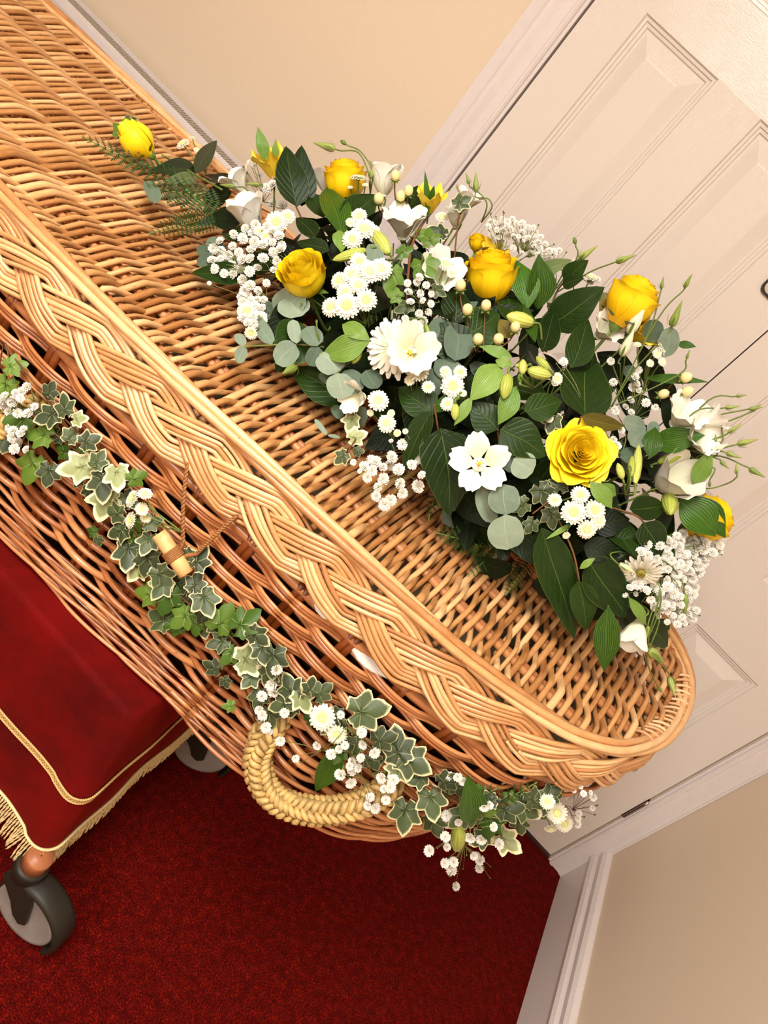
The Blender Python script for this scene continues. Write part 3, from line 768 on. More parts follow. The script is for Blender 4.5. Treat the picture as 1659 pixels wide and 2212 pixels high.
# velvet drape
drape = empty('velvet_drape', (0, 0, 0), 'dark red velvet drape with gold braid and fringe hanging over the trolley', 'drape')
def drape_path(flare):
    """plan path of the drape wall: long front, rounded corner, end; flare pushes outwards"""
    xr, yf, yr, xl = -0.108 + flare * 0.95, 0.648 - flare * 0.75, 1.235 + flare * .75, -1.30 - flare
    r = 0.022; P = []
    for x in np.linspace(xl, xr - r, 110): P.append((x, yf))
    for a in np.linspace(-PI / 2, 0, 10)[1:-1]: P.append((xr - r + r * math.cos(a), yf + r + r * math.sin(a)))
    for y in np.linspace(yf + r, yr, 60): P.append((xr, y))
    for x in np.linspace(xr, xl, 60)[1:]: P.append((x, yr))
    for y in np.linspace(yr, yf, 40)[1:-1]: P.append((xl, y))
    return np.array(P)
NPTH = len(drape_path(0)); rows = []
ZT, ZH = 0.497, 0.185
top = drape_path(-0.001)
for t in np.linspace(0, 1, 26):
    z = ZT + (ZH - ZT) * t; fl = 0.034 * t ** 0.9 if t > 0.02 else 0
    P = drape_path(fl); idx = np.arange(NPTH)
    # soft waves and one pressed pleat near the corner
    T = np.roll(P, -1, 0) - np.roll(P, 1, 0); T /= np.linalg.norm(T, axis=1)[:, None]; N = np.stack([T[:, 1], -T[:, 0]], 1)
    arc = np.concatenate([[0], np.cumsum(np.linalg.norm(P[1:] - P[:-1], axis=1))])
    c_at = arc[112]
    w = 0.0035 * t * np.sin((arc - c_at) * 19 + 0.7) + 0.0022 * t * np.sin((arc - c_at) * 43 + t * 2)
    pl = 0.005 * t * (1 / (1 + np.exp(-(arc - c_at + 0.042 - 0.012 * t) * 900))) * (1 / (1 + np.exp((arc - c_at - 0.25) * 60)))
    P = P + N * (w + pl)[:, None]
    rows.append(np.column_stack([P, np.full(NPTH, z) + 0.002 * t * np.sin(arc * 8)]))
rim_rows = []
c = np.array([-0.7, 0.95])
for t in (0.9, 0.45, 0.12, 0.03, 0.008):
    P = top.copy(); P = c + (P - c) * (1 - t); bz = 0.499
    rim_rows.append(np.column_stack([P, np.full(NPTH, bz)]))
V = np.array(rim_rows + rows)
mb = MB(); grid(mb, V, NPTH, len(V), 0, wrap=True); mb.build('cloth', VELVET, drape)
hem = rows[-1]; bra = rows[int(round(25 * 0.60))]
def offset(P, o):
    T = np.roll(P, -1, 0) - np.roll(P, 1, 0); T[:, 2] = 0; T /= np.linalg.norm(T, axis=1)[:, None]; return P + np.stack([T[:, 1], -T[:, 0], 0 * T[:, 0]], 1) * o
# braid: flat band, two bead cords, loops between
br = MB()
Q = np.stack([offset(bra, 0.0012) + [0, 0, 0.006], offset(bra, 0.0012) - [0, 0, 0.006]], 0); grid(br, Q, NPTH, 2, wrap=True)
def resample(P, step, n0=0, n1=None):
    P = P[n0:n1]; L = np.concatenate([[0], np.cumsum(np.linalg.norm(P[1:] - P[:-1], axis=1))]); s = np.arange(0, L[-1], step); return np.stack([np.interp(s, L, P[:, k]) for k in range(3)], 1), s
bo = br.build('gold_braid', GOLD, drape)
bd = MB(); Pb, s = resample(offset(bra, 0.0025), 0.0009, 60, 240)
for sg in (-1, 1):
    q = Pb + np.stack([0 * s, 0 * s, sg * 0.0058 + 0 * s], 1); tube(bd, q, 0.0013 + 0.0008 * np.abs(np.sin(s * PI / 0.0036)), 5)
for ph in (0, PI):
    q = Pb + np.stack([0 * s, 0 * s, 0.0032 * np.sin(s * 2 * PI / 0.011 + ph)], 1); tube(bd, q, 0.0009, 4)
bd.build('braid_cord', GOLD, bo)
fr = MB(); Ph, s = resample(offset(hem, 0.002), 0.0047, 60, 300)
for k, p in enumerate(Ph):
    ln = 0.052 + rng.uniform(-.004, .004); sw = rng.uniform(-.006, .006); u = np.linspace(0, 1, 12)
    T = nrm(Ph[min(k + 1, len(Ph) - 1)] - Ph[max(k - 1, 0)])
    outn = np.array([T[1], -T[0], 0])
    ctr = p[None] + np.outer(u, [0, 0, -ln]) + np.outer(u ** 2 * sw, T) + np.outer(0.010 * u, outn)
    for q in range(2):
        a = u * 11 + q * PI + k; tube(fr, ctr + 0.0008 * (np.outer(np.cos(a), T) + np.outer(np.sin(a), outn)), 0.0013 * (1 - .3 * u), 4)
hp, s2 = resample(offset(hem, 0.0025), 0.004, 60, 300); tube(fr, hp + [0, 0, 0.001], 0.0026, 5)
tag(fr.build('fringe', FRINGE, drape), kind='stuff')

# ================================================================== LEAVES, BLOOMS: prototype meshes
def leaf_mesh(name, mat, shape='ovate', nu=7, nv=12, bend=0.10, fold=0.12, wave=0.0, tip=0.0, seed=0):
    """unit leaf: base at 0, tip at y=1, full width 1 in x"""
    r = random.Random(seed); V = np.zeros((nv, nu, 3))
    for j in range(nv):
        v = j / (nv - 1)
        if shape == 'ovate': w = math.sin(PI * min(1, v ** 0.72)) ** 0.78 * (1 - 0.25 * v) * 1.12
        elif shape == 'heart': w = (math.sin(PI * v ** 0.60) ** 0.72) * 1.0
        elif shape == 'lance': w = math.sin(PI * v ** 0.85) ** 1.05
        elif shape == 'round': w = math.sqrt(max(0, 1 - (2 * v - 1) ** 2)) ** 0.9
        else: w = math.sin(PI * v)
        w = max(w, 0.0)
        if v == 1: w = 0.0
        if j == 0: w = 0.04
        for i in range(nu):
            u = 2 * i / (nu - 1) - 1
            zz = bend * math.sin(PI * v) + fold * abs(u) * w * 0.5 + wave * math.sin(v * 13 + seed + u) * abs(u) - tip * v ** 3
            V[j, i] = (u * w * 0.5 + 0.03 * math.sin(v * 5 + seed), v - 0.0 * abs(u), zz)
    mb = MB(); grid(mb, V, nu, nv); return mb.mesh(name, mat)

def ivy_mesh(name, mat, seed=0, cup=0.12):
    r = random.Random(seed); nA = 40; out = []
    # five pointed lobes; angle 0 = tip lobe (+y)
    lob = [(0, 1.05, .72), (1.05, .84, .60), (-1.05, .84, .60), (2.1, .66, .62), (-2.1, .66, .62)]
    for k in range(nA):
        a = -PI + 2 * PI * k / nA
        rr = 0.50
        for la, lr, lw in lob:
            d = abs((a - la + PI) % (2 * PI) - PI); rr = max(rr, lr * max(0, 1 - (d / lw) ** 0.9 * 0.52) if d < lw else 0)
        if abs(abs(a) - PI) < 0.25: rr = 0.24
        out.append((a, rr * (1 + r.uniform(-.04, .04))))
    rings = [0.02, 0.35, 0.7, 0.9, 1.0]; V = []; 
    for q in rings:
        for a, rr in out:
            x = math.sin(a) * rr * q; y = math.cos(a) * rr * q
            z = cup * (x * x + y * y) * -1.0 + 0.05 * math.cos(5 * a) * q * q + 0.02 * math.sin(3 * a + seed)
            V.append((x, y + 0.0, z))
    f = []; uv = []
    for j in range(4):
        for k in range(nA):
            k2 = (k + 1) % nA; f.append((j * nA + k2, j * nA + k, (j + 1) * nA + k, (j + 1) * nA + k2))
            ua = k / nA; ub = (k + 1) / nA
            uv.append([(rings[j], ub), (rings[j], ua), (rings[j + 1], ua), (rings[j + 1], ub)])
    f.append(tuple(range(nA))[::-1]); uv.append([(0, 0.5)] * nA)
    mb = MB(); mb.add(np.array(V) * 0.72, f, uv); 
    me = mb.mesh(name, mat); return me

LM = {}
for kind, mat, shp, kw in (('salal', L_SALAL, 'ovate', dict(bend=.05, fold=.16)), ('heart', L_SALAL, 'heart', dict(bend=.04, fold=.12)), ('olive', L_OLIVE, 'ovate', dict(bend=.1, fold=.2)),
                           ('pale', L_PALE, 'ovate', dict(bend=.05, fold=.1)), ('rus', L_RUS, 'lance', dict(bend=.09, fold=.22)), ('brt', L_BRT, 'lance', dict(bend=.12, fold=.2, wave=.03)),
                           ('euc', L_EUC, 'round', dict(bend=.03, fold=.06)), ('eucd', L_EUCD, 'round', dict(bend=.03, fold=.1)), ('fill', L_FILL, 'ovate', dict(bend=.08, fold=.15)),
                           ('sepal', P_SEPAL, 'lance', dict(bend=.1, fold=.2, nu=4, nv=6))):
    LM[kind] = [leaf_mesh(kind + '_leaf', mat, shp, seed=q, wave=kw.get('wave', 0.012), **{a: b for a, b in kw.items() if a != 'wave'}) for q in range(3)]
IV = {'v': [ivy_mesh('ivy_leaf', IVY_V, q) for q in range(3)], 'w': [ivy_mesh('ivy_leaf', IVY_W, q) for q in range(2)],
      'g': [ivy_mesh('ivy_leaf', IVY_G, q, .2) for q in range(2)], 'd': [ivy_mesh('ivy_leaf', IVY_D, q, .2) for q in range(2)]}
LC = [0]
def leaf(par, kind, bx, by, tx, ty, wpx, l0=0.012, l1=None, surf=None, roll=0.0, name=None, tilt=0.0):
    """a leaf from base pixel to tip pixel, standing at its true depth"""
    surf = surf or mound
    if l1 is None: l1 = l0 + 0.004
    B = surf(bx, by, l0); T = surf(tx, ty, l1)
    n = nrm(CAM - (B + T) / 2) + np.array([0, 0, 0.35]); y = T - B; Lg = np.linalg.norm(y)
    x_, y_, z_ = frame(y, n)
    z2 = nrm(z_ * math.cos(roll) + x_ * math.sin(roll)); x2 = np.cross(y_, z2)
    w = wpx * pxm((B + T) / 2) / max(0.35, math.cos(roll))
    LC[0] += 1
    return link(name or 'leaf', LM[kind][LC[0] % 3], par, mat4(x2, y_, z2, B, (w, Lg, min(Lg, w * 1.4))))
def ivy(par, kind, x, y, dpx, ang, surf=None, lift=0.012, tx=0.0, ty=0.0, name='ivy_leaf'):
    """ang: direction of the tip in the picture, degrees, 0 = right, 90 = up"""
    surf = surf or mound
    P = surf(x, y, lift); a = math.radians(ang)
    yv = RIGHT * math.cos(a) + UPV * math.sin(a); n = -FWD + RIGHT * tx + UPV * ty
    n = nrm(n); yv = yv - n * np.dot(yv, n); x_, y_, z_ = frame(yv, n)
    s = dpx * pxm(P); LC[0] += 1
    return link(name, IV[kind][LC[0] % len(IV[kind])], par, mat4(x_, y_, z_, P, (s, s, s)))
def stem(par, pts, r=0.0012, mat=None, name='stem', sides=5, r1=None):
    P = [np.array(p, float) for p in pts]; out = []
    for i in range(len(P) - 1):
        p0 = P[max(i - 1, 0)]; p1 = P[i]; p2 = P[i + 1]; p3 = P[min(i + 2, len(P) - 1)]
        for t in np.linspace(0, 1, 5, endpoint=False):
            out.append(0.5 * ((2 * p1) + (-p0 + p2) * t + (2 * p0 - 5 * p1 + 4 * p2 - p3) * t * t + (-p0 + 3 * p1 - 3 * p2 + p3) * t ** 3))
    out.append(P[-1]); mb = MB(); tube(mb, out, np.linspace(r, r1 or r, len(out)), sides)
    return mb.build(name, mat or STEM, par)
def face(a_right, a_up, toward=1.0):
    """a facing direction: towards the camera plus a lean right and up in the picture"""
    return nrm(-FWD * toward + RIGHT * a_right + UPV * a_up)
def root(P, dz=0.08):
    """where a stem enters the foam inside the mound"""
    c = np.array([min(max(P[0] * 0.8 - 0.02, -0.5), 0.2), 1.03, 0.935]); return c

# petals as cups: theta, height
def petal_mesh(name, mat, R, H, span, prof, lip=0.0, wav=0.0, nu=7, nv=8, tipw=1.0, seed=0, point=0.0):
    r = random.Random(seed); V = np.zeros((nv, nu, 3))
    for j in range(nv):
        v = j / (nv - 1); rr = prof(v) * R; w = math.sin(PI * (0.12 + 0.60 * v)) ** 0.8 * (1 if v < .75 else 1 - (v - .75) * (1 - tipw) * 4)
        for i in range(nu):
            u = 2 * i / (nu - 1) - 1; th = u * span * 0.5 * w
            edge = (1 - abs(u) ** 2.2)
            hh = H * (v * (0.86 + 0.14 * edge) + point * v * v * (1 - abs(u)))
            r2 = rr + lip * max(0, v - .6) ** 1.5 * 6 + wav * math.sin(u * 6 + seed * 2) * v * v
            V[j, i] = (r2 * math.cos(th), r2 * math.sin(th), hh)
    mb = MB(); grid(mb, V, nu, nv); return mb.mesh(name, mat)
def put(par, me, name, P, z, spin=0.0, s=1.0):
    x_, y_, z_ = zframe(z, spin); return link(name, me, par, mat4(x_, y_, z_, P, (s, s, s)))

def rose_petal(mat, r0, z0, r1, z1, bulge, lip, span, seed, wav=.02, nu=11, nv=10):
    """a broad rounded petal standing on a ring: from (r0,z0) to (r1,z1), rounded top, rolled lip"""
    V = np.zeros((nv, nu, 3)); q_ = random.Random(seed); a1, a2 = q_.uniform(0, 6), q_.uniform(0, 6)
    for j in range(nv):
        for i in range(nu):
            u = 2 * i / (nu - 1) - 1; v = (j / (nv - 1)) * (1 - .20 * abs(u) ** 2.6) * (1 + .03 * math.sin(u * 5 + a1))
            rr = r0 + (r1 - r0) * v ** .8 + bulge * math.sin(PI * min(1, v)) + lip * max(0, (v - .68) / .32) ** 1.7 * (1 + .5 * math.sin(u * 3 + a2))
            zz = z0 + (z1 - z0) * v - lip * .55 * max(0, (v - .80) / .20) ** 2
            rr += wav * math.sin(u * 5.5 + a2) * v * v * .5 + .012 * abs(u) ** 3
            w = .62 + .38 * math.sin(PI * .5 * min(1, v * 1.7)); th = u * span * .5 * w
            V[j, i] = (rr * math.cos(th), rr * math.sin(th), zz)
    mb = MB(); grid(mb, V, nu, nv); return mb.mesh('petal', mat)
def rose_set(mat, o):
    L = []
    if o >= .8:    # fully open rosette, a shallow dome of petal rims
        cfg = [(2, .005, .30, .030, .47, .0, .0, 4.6), (3, .02, .30, .062, .47, .006, .003, 3.2), (3, .04, .28, .098, .468, .010, .006, 2.9), (3, .06, .26, .138, .462, .014, .010, 2.8), (4, .09, .22, .182, .452, .018, .016, 2.3), (4, .12, .18, .228, .438, .022, .022, 2.2), (5, .15, .14, .280, .415, .026, .032, 1.9), (5, .18, .10, .335, .38, .03, .050, 1.8), (5, .18, .05, .395, .33, .035, .070, 1.7), (5, .16, .0, .430, .26, .045, .085, 1.6)]
    elif o >= .35:  # cup
        cfg = [(2, .005, .55, .03, .84, .0, .0, 4.6), (3, .03, .52, .068, .84, .006, .003, 3.0), (3, .06, .45, .11, .835, .012, .008, 2.8), (3, .09, .38, .16, .825, .02, .014, 2.8), (4, .11, .28, .21, .81, .03, .02, 2.3), (4, .13, .14, .265, .785, .055, .03, 2.2), (4, .14, .06, .325, .73, .085, .05, 2.0), (5, .14, .0, .375, .66, .11, .085, 1.7)]
    else:          # bud
        cfg = [(2, .02, .3, .04, .98, .03, .0, 4.2), (3, .06, .2, .09, .99, .09, .0, 2.8), (3, .10, .08, .14, .96, .17, .012, 2.6), (4, .12, .0, .20, .90, .21, .03, 2.0), (3, .12, -.01, .27, .80, .21, .05, 1.7)]
    for li, (n, r0, z0, r1, z1, bu, lip, sp) in enumerate(cfg):
        me = [rose_petal(mat, r0, z0, r1, z1, bu, lip, sp, li * 5 + q) for q in range(2)]
        for k in range(n): L.append((me[k % 2], k * 2 * PI / n + li * 1.13 + .12 * (k % 2), 0.0))
    return L
ROSES = {('y', .9): rose_set(P_ROSE, .9), ('y', .4): rose_set(P_ROSE, .4), ('y', .1): rose_set(P_ROSE, .1), ('o', .3): rose_set(P_ROSEO, .36), ('o', .5): rose_set(P_ROSEO, .5)}
CALYX = MB(); lathe(CALYX, [(.001, -.16), (.05, -.15), (.10, -.09), (.13, -.03), (.10, 0.02)], 12); CALYX = CALYX.mesh('calyx', P_SEPAL)
def rose(x, y, dpx, fr, fu, key, label, lift=0.02, tw=1.0, surf=None, name='rose'):
    surf = surf or mound
    P = surf(x, y, lift); z = face(fr, fu, tw); s = dpx * pxm(P)
    base = P - z * s * 0.40
    t = empty('rose', base, label, 'flower', 'yellow roses in the spray'); inv = -base
    for me, sp, dz in ROSES[key]: put(t, me, 'petal', z * s * dz, z, sp, s)
    put(t, CALYX, 'calyx', z * s * .02, z, 0, s)
    x_, y_, z_ = zframe(-z)
    for k in range(5):
        a = k * 2 * PI / 5; d = nrm(x_ * math.cos(a) + y_ * math.sin(a) + z * 0.35); xx, yy, zz = frame(d, z)
        link('sepal', LM['sepal'][k % 3], t, mat4(xx, yy, zz, -z * s * .02 + d * s * .10, (s * .13, s * .42, s * .2)))
    stem(t, [-z * s * .1, -z * s * .6 + (root(P) - P) * .25, (root(P) - base) * .6], .0022, STEM)
    return t

LIS = [petal_mesh('petal', P_WHITE, .52, .80, 1.75, lambda v: .10 + .80 * v ** .9, .05, .035, seed=q, nu=9, nv=8, tipw=.7) for q in range(3)]
LISO = [petal_mesh('petal', P_WHITE, .62, .46, 1.35, lambda v: .08 + .86 * v ** .8, .07, .03, seed=q, nu=9, nv=8, tipw=.45, point=.05) for q in range(3)]
LISB = [petal_mesh('petal', P_WHITE, .40, 1.15, 2.1, lambda v: .12 + .95 * math.sin(PI * .5 * min(1, v * 1.3)) ** .9, .10, .03, seed=q, nu=9, nv=8, tipw=.8) for q in range(3)]
LCAL = MB(); lathe(LCAL, [(.001, -.12), (.045, -.10), (.075, -.03), (.07, .05)], 10); LCAL = LCAL.mesh('calyx', P_SEPAL)
def bud_mesh(name, mat, prof, n=12):
    mb = MB(); lathe(mb, prof, n, wob=.05, ribs=6); return mb.mesh(name, mat)
B_ALS = bud_mesh('bud', P_BUD, [(.002, 0), (.10, .03), (.19, .18), (.235, .42), (.215, .66), (.14, .85), (.06, .96), (.002, 1.0)], 18)
B_LIS = bud_mesh('bud', P_LBUD, [(.002, 0), (.09, .04), (.135, .18), (.13, .34), (.095, .52), (.055, .75), (.02, .94), (.001, 1.0)])
B_WHT = bud_mesh('bud', P_WBUD, [(.002, 0), (.11, .05), (.17, .22), (.17, .40), (.13, .60), (.07, .82), (.02, .96), (.001, 1.0)])
B_RND = bud_mesh('bud', P_SEPAL, [(.002, 0), (.16, .08), (.26, .3), (.27, .55), (.2, .8), (.09, .95), (.002, 1.0)])
def lis(par, x, y, dpx, fr, fu, kind='cup', lift=.03, tw=1.0, centre=True, surf=None, spin=0.3):
    surf = surf or mound
    P = surf(x, y, lift); z = face(fr, fu, tw); s = dpx * pxm(P); H_ = {'cup': .45, 'open': .28, 'bell': .6}[kind]
    base = P - z * s * H_; org = np.array(par.location)
    S_ = {'cup': LIS, 'open': LISO, 'bell': LISB}[kind]
    mb = MB(); lathe(mb, [(.001, -.01), (.08, .0), (.15, .06), (.17, .11), (.13, .085), (.04, .05), (.001, .05)], 14); bl = put(par, mb.mesh('bloom', P_WHITE), 'bloom', base - org, z, spin, s)
    for k in range(5):
        a = k * 2 * PI / 5 + (0.02 if k % 2 else 0); me = S_[k % 3]
        q = link('petal', me, bl); q.matrix_basis = Matrix.Rotation(a, 4, 'Z') @ Matrix.Rotation(0.06 * (k % 3), 4, 'X')
    if centre:
        mb = MB()
        for k in range(6):
            a = k * PI / 3; r_ = .085 if kind == 'open' else .07; top = np.array([r_ * math.cos(a), r_ * math.sin(a), .26])
            tube(mb, [(r_ * .3 * math.cos(a), r_ * .3 * math.sin(a), .05), top], .006, 4); lathe(mb, [(.001, -.02), (.02, 0), (.02, .025), (.001, .04)], 6, M=np.array([[1, 0, 0, top[0]], [0, 1, 0, top[1]], [0, 0, 1, top[2]], [0, 0, 0, 1.0]]))
        lathe(mb, [(.02, .05), (.018, .28), (.045, .31), (.04, .35), (.001, .37)], 8)
        link('stamens', mb.mesh('stamens', P_ANTH), bl)
    link('calyx', LCAL, bl)
    stem(par, [base - org, base - z * s * .5 - org, (root(P) if surf is mound else P - z * .05) - org - (0, 0, 0)], .0014, STEM)
    return bl
def bud(par, kind, bx, by, tx, ty, l0=.03, l1=None, fromp=None, wid=1.0, r=.0010, surf=None, st=True):
    """a bud from its calyx pixel to its tip pixel, on a stem coming from fromp (pixel, pixel, lift) list"""
    surf = surf or mound
    B = surf(bx, by, l0); T = surf(tx, ty, l0 if l1 is None else l1); org = np.array(par.location)
    me = {'als': B_ALS, 'lis': B_LIS, 'wht': B_WHT, 'rnd': B_RND}[kind]
    z = T - B; s = np.linalg.norm(z); x_, y_, z_ = zframe(z)
    b_ = link('bud', me, par, mat4(x_, y_, z_, B - org, (s * wid, s * wid, s)))
    if kind in ('lis', 'wht'):
        for k in range(4):
            a = k * PI / 2; d = nrm(x_ * math.cos(a) * .28 + y_ * math.sin(a) * .28 + z_); xx, yy, zz = frame(d, x_ * math.cos(a) + y_ * math.sin(a))
            link('sepal', LM['sepal'][k % 3], b_).matrix_basis = b_.matrix_basis.inverted() @ mat4(xx, yy, zz, B - org + (x_ * math.cos(a) + y_ * math.sin(a)) * s * .11 * wid, (s * .08, s * .5, s * .1))
    if st:
        pts = [surf(*p) - org for p in (fromp or [])]
        if not pts: pts = [root(B) - org if surf is mound else B - nrm(z) * .03 - org]
        stem(par, pts + [B - nrm(z) * s * .25 - org, B - org], r, STEM)
    return b_

def daisy_meshes(nr, rows, cr, pw, plen, cup=0.15, m=P_DAISY, seed=0):
    r = random.Random(seed); mb = MB()
    for q in range(rows):
        for k in range(nr):
            a = (k + .5 * q + r.uniform(-.2, .2)) * 2 * PI / nr; L = plen * (1 - .12 * q) * r.uniform(.9, 1.05); w = pw * r.uniform(.85, 1.1)
            el = cup + .22 * q + r.uniform(-.06, .06); d = np.array([math.cos(a), math.sin(a), 0]); sd = np.array([-math.sin(a), math.cos(a), 0]); V = []
            for v, ww, dz in ((0, .55, 0), (.45, 1.0, .02), (.85, .95, .0), (1.0, .45, -.02)):
                p = d * (cr * .7 + (L) * v * math.cos(el)) + np.array([0, 0, L * v * math.sin(el) * (1 - .35 * v) + dz + .02 * q])
                for u in (-1, 0, 1): V.append(p + sd * u * w * ww * .5 + np.array([0, 0, .02 * abs(u)]))
            grid(mb, np.array(V).reshape(4, 3, 3), 3, 4)
    ray_ = mb.mesh('bloom', m)
    mb = MB(); lathe(mb, [(cr * 1.05, .0), (cr * 1.05, .06), (cr * .85, .12), (cr * .5, .12), (cr * .2, .09), (.001, .085)], 16, wob=.04, ribs=8)
    for k in range(46):
        a = k * 2.39996; rr = cr * math.sqrt((k + .5) / 46); zz = .115 - .03 * (1 - rr / cr)
        lathe(mb, [(.030 * cr * 3, 0), (.026 * cr * 3, .03), (.001, .045)], 4, M=np.array([[1, 0, 0, rr * math.cos(a)], [0, 1, 0, rr * math.sin(a)], [0, 0, 1, zz], [0, 0, 0, 1.0]]))
    return ray_, mb
DZ = []
for q in range(3):
    a_, c_2 = daisy_meshes(20, 3, .155, .105, .36, .12 + .1 * q, seed=q); DZ.append((a_, c_2.mesh('centre', P_CENT)))
BIGD = daisy_meshes(19, 2, .09, .095, .42, .05, m=P_WHITE, seed=9); BIGD = (BIGD[0], BIGD[1].mesh('centre', P_GREENC))
DCAL = MB(); lathe(DCAL, [(.001, -.12), (.06, -.10), (.13, -.03), (.15, .02)], 10); DCAL = DCAL.mesh('calyx', P_SEPAL)
def daisy(par, x, y, dpx, fr=0.0, fu=0.15, lift=.03, surf=None, big=False, join=None, tw=1.0, rad=.0009):
    surf = surf or mound
    P = surf(x, y, lift); z = face(fr, fu, tw); s = dpx * pxm(P); org = np.array(par.location); LC[0] += 1
    ra, ce = BIGD if big else DZ[LC[0] % 3]
    bl = put(par, ra, 'bloom', P - org, z, rng.uniform(0, 6), s); link('centre', ce, bl); link('calyx', DCAL, bl)
    J = (surf(*join) if join is not None else root(P)) - org
    stem(par, [P - z * s * .1 - org, P - z * s * .5 - org + (J - P + org) * .3, J], rad, STEM)
    return bl

def gyp_mesh(seed):
    r = random.Random(seed); mb = MB()
    for layer, (n, R_, z0) in enumerate(((7, .50, 0), (7, .42, .12), (6, .30, .22), (4, .16, .3))):
        for k in range(n):
            a = (k + .5 * layer + r.uniform(-.2, .2)) * 2 * PI / n; d = np.array([math.cos(a), math.sin(a), 0]); sd = np.array([-math.sin(a), math.cos(a), 0]); w = R_ * .62
            V = [d * .03 + [0, 0, z0 * .6], d * R_ * .6 + sd * w * .6 + [0, 0, z0 + .10], d * R_ + sd * w * .5 + [0, 0, z0 + .16 + r.uniform(-.06, .06)], d * R_ * .93 + [0, 0, z0 + .10], d * R_ - sd * w * .5 + [0, 0, z0 + .16 + r.uniform(-.06, .06)], d * R_ * .6 - sd * w * .6 + [0, 0, z0 + .10]]
            mb.add(V, [(0, 1, 2, 3), (0, 3, 4, 5)], [[(.5, 0), (0, .6), (.2, 1), (.5, .9)], [(.5, 0), (.5, .9), (.8, 1), (1, .6)]])
    return mb.mesh('floret', P_GYP, smooth=False)
GY = [gyp_mesh(q) for q in range(4)]
GCAL = MB(); lathe(GCAL, [(.001, -.28), (.10, -.22), (.20, 0), (.18, .06)], 7); GCAL = GCAL.mesh('calyx', P_SEPAL)
def gyp(label, pts, joint, lift=.035, surf=None, d=17, mat=None, group='sprigs of tiny white gypsophila', back=False, buds=0):
    """pts: floret pixels; joint: pixel where the fine stems meet"""
    surf = surf or mound
    J = surf(joint[0], joint[1], joint[2] if len(joint) > 2 else lift * .35); t = empty('gypsophila_sprig', J, label, 'flower sprig', group); mb = MB(); r = random.Random(len(pts) * 7 + int(joint[0]))
    # intermediate forks
    forks = []
    for k in range(max(2, len(pts) // 5)):
        px, py = pts[r.randrange(len(pts))][:2]; f = 0.55; forks.append(((joint[0] + (px - joint[0]) * f, joint[1] + (py - joint[1]) * f)))
    FK = [surf(a[0], a[1], lift * .7) - J for a in forks]
    for F in FK: tube(mb, [np.zeros(3), F * .5 + np.array([0, 0, .003]), F], .00055, 4)
    small = list(pts) + [(p[0] + r.uniform(-26, 26), p[1] + r.uniform(-26, 26), 6) for p in pts[:buds]]
    for p in small:
        s0 = p[2] if len(p) > 2 else d * r.uniform(.8, 1.2); li = lift + r.uniform(-.010, .012)
        P = surf(p[0], p[1], li); z = nrm(-FWD + RIGHT * r.uniform(-.6, .6) + UPV * r.uniform(-.4, .7)); s = s0 * pxm(P)
        if s0 <= 8: fl = put(t, B_RND, 'floret_bud', P - J - z * s * .5, z, 0, s)
        else:
            fl = put(t, GY[r.randrange(4)], 'floret', P - J, z, r.uniform(0, 6), s * 1.12); link('calyx', GCAL, fl)
        F = min(FK, key=lambda q: np.linalg.norm(q - (P - J))); e = P - J - z * s * .25
        tube(mb, [F, (F + e) / 2 + np.array([0, 0, .002]), e], .00042, 4)
    mb.build('stems', mat or STEMG, t)
    return t
def scatter(cx, cy, rx, ry, n, seed, rot=0, md=13):
    r = random.Random(seed); out = []; tries = 0
    while len(out) < n and tries < 3000:
        tries += 1; a = r.uniform(0, 6.283); q = math.sqrt(r.random()); x = q * rx * math.cos(a); y = q * ry * math.sin(a)
        X = cx + x * math.cos(rot) - y * math.sin(rot); Y = cy + x * math.sin(rot) + y * math.cos(rot)
        if all((X - p[0]) ** 2 + (Y - p[1]) ** 2 > md * md for p in out): out.append((X, Y))
    return out

def fern(par, bx, by, tx, ty, wpx, surf=None, l0=.012, l1=.012, roll=0.0):
    surf = surf or mound
    B = surf(bx, by, l0); T = surf(tx, ty, l1); y = T - B; L = np.linalg.norm(y); x_, y_, z_ = frame(y, nrm(CAM - B) + np.array([0, 0, .5]))
    w = wpx * pxm(B); org = np.array(par.location); mb = MB(); tube(mb, [np.zeros(3), (0, L * .5, .004), (0, L, 0)], .0008, 5)
    fr_ = mb.build('frond', STEM, par, True, mat4(x_, y_, z_, B - org)); n = max(5, int(L / .0095))
    for k in range(n):
        t = (k + .6) / n; ln = w * .5 * math.sin(PI * (0.22 + .74 * t)) ** .8
        for sd in (-1, 1):
            a = sd * (1.08 - .35 * t); M = Matrix.Translation((0, L * t, .004 * math.sin(PI * t))) @ Matrix.Rotation(-a, 4, 'Z') @ Matrix.Rotation(rng.uniform(-.25, .25), 4, 'Y')
            link('pinna', FERNP[k % 2], fr_, M @ Matrix.Diagonal((ln * .62, ln * 1.1, ln, 1)))
    return fr_
def pinna_mesh(seed):
    mb = MB(); V = [(0, 0, 0)]; n = 6; L_ = []; R_ = []
    for k in range(n):
        v = k / n; w = .5 * math.sin(PI * (.3 + .66 * v)); L_ += [(-w, v + .10, .02), (-w * .55, v + .13, .03)]; R_ += [(w, v + .10, .02), (w * .55, v + .13, .03)]
    m_ = [(0, k / n + .06, .05) for k in range(n)] + [(0, 1.06, 0)]
    Vv = []; f = []; uv = []
    for k in range(n):
        for side, S_ in ((-1, L_), (1, R_)):
            a = len(Vv); Vv += [m_[k] if k else (0, 0, 0), S_[2 * k], S_[2 * k + 1], m_[k + 1]]; q = (a, a + 1, a + 2, a + 3); f.append(q if side > 0 else q[::-1])
            uu = .5 + side * .5; c4 = [(.5, k / n), (uu, k / n), (.5 + side * .25, (k + 1) / n), (.5, (k + 1) / n)]; uv.append(c4 if side > 0 else c4[::-1])
    mb.add(Vv, f, uv); return mb.mesh('pinna', L_FERN)
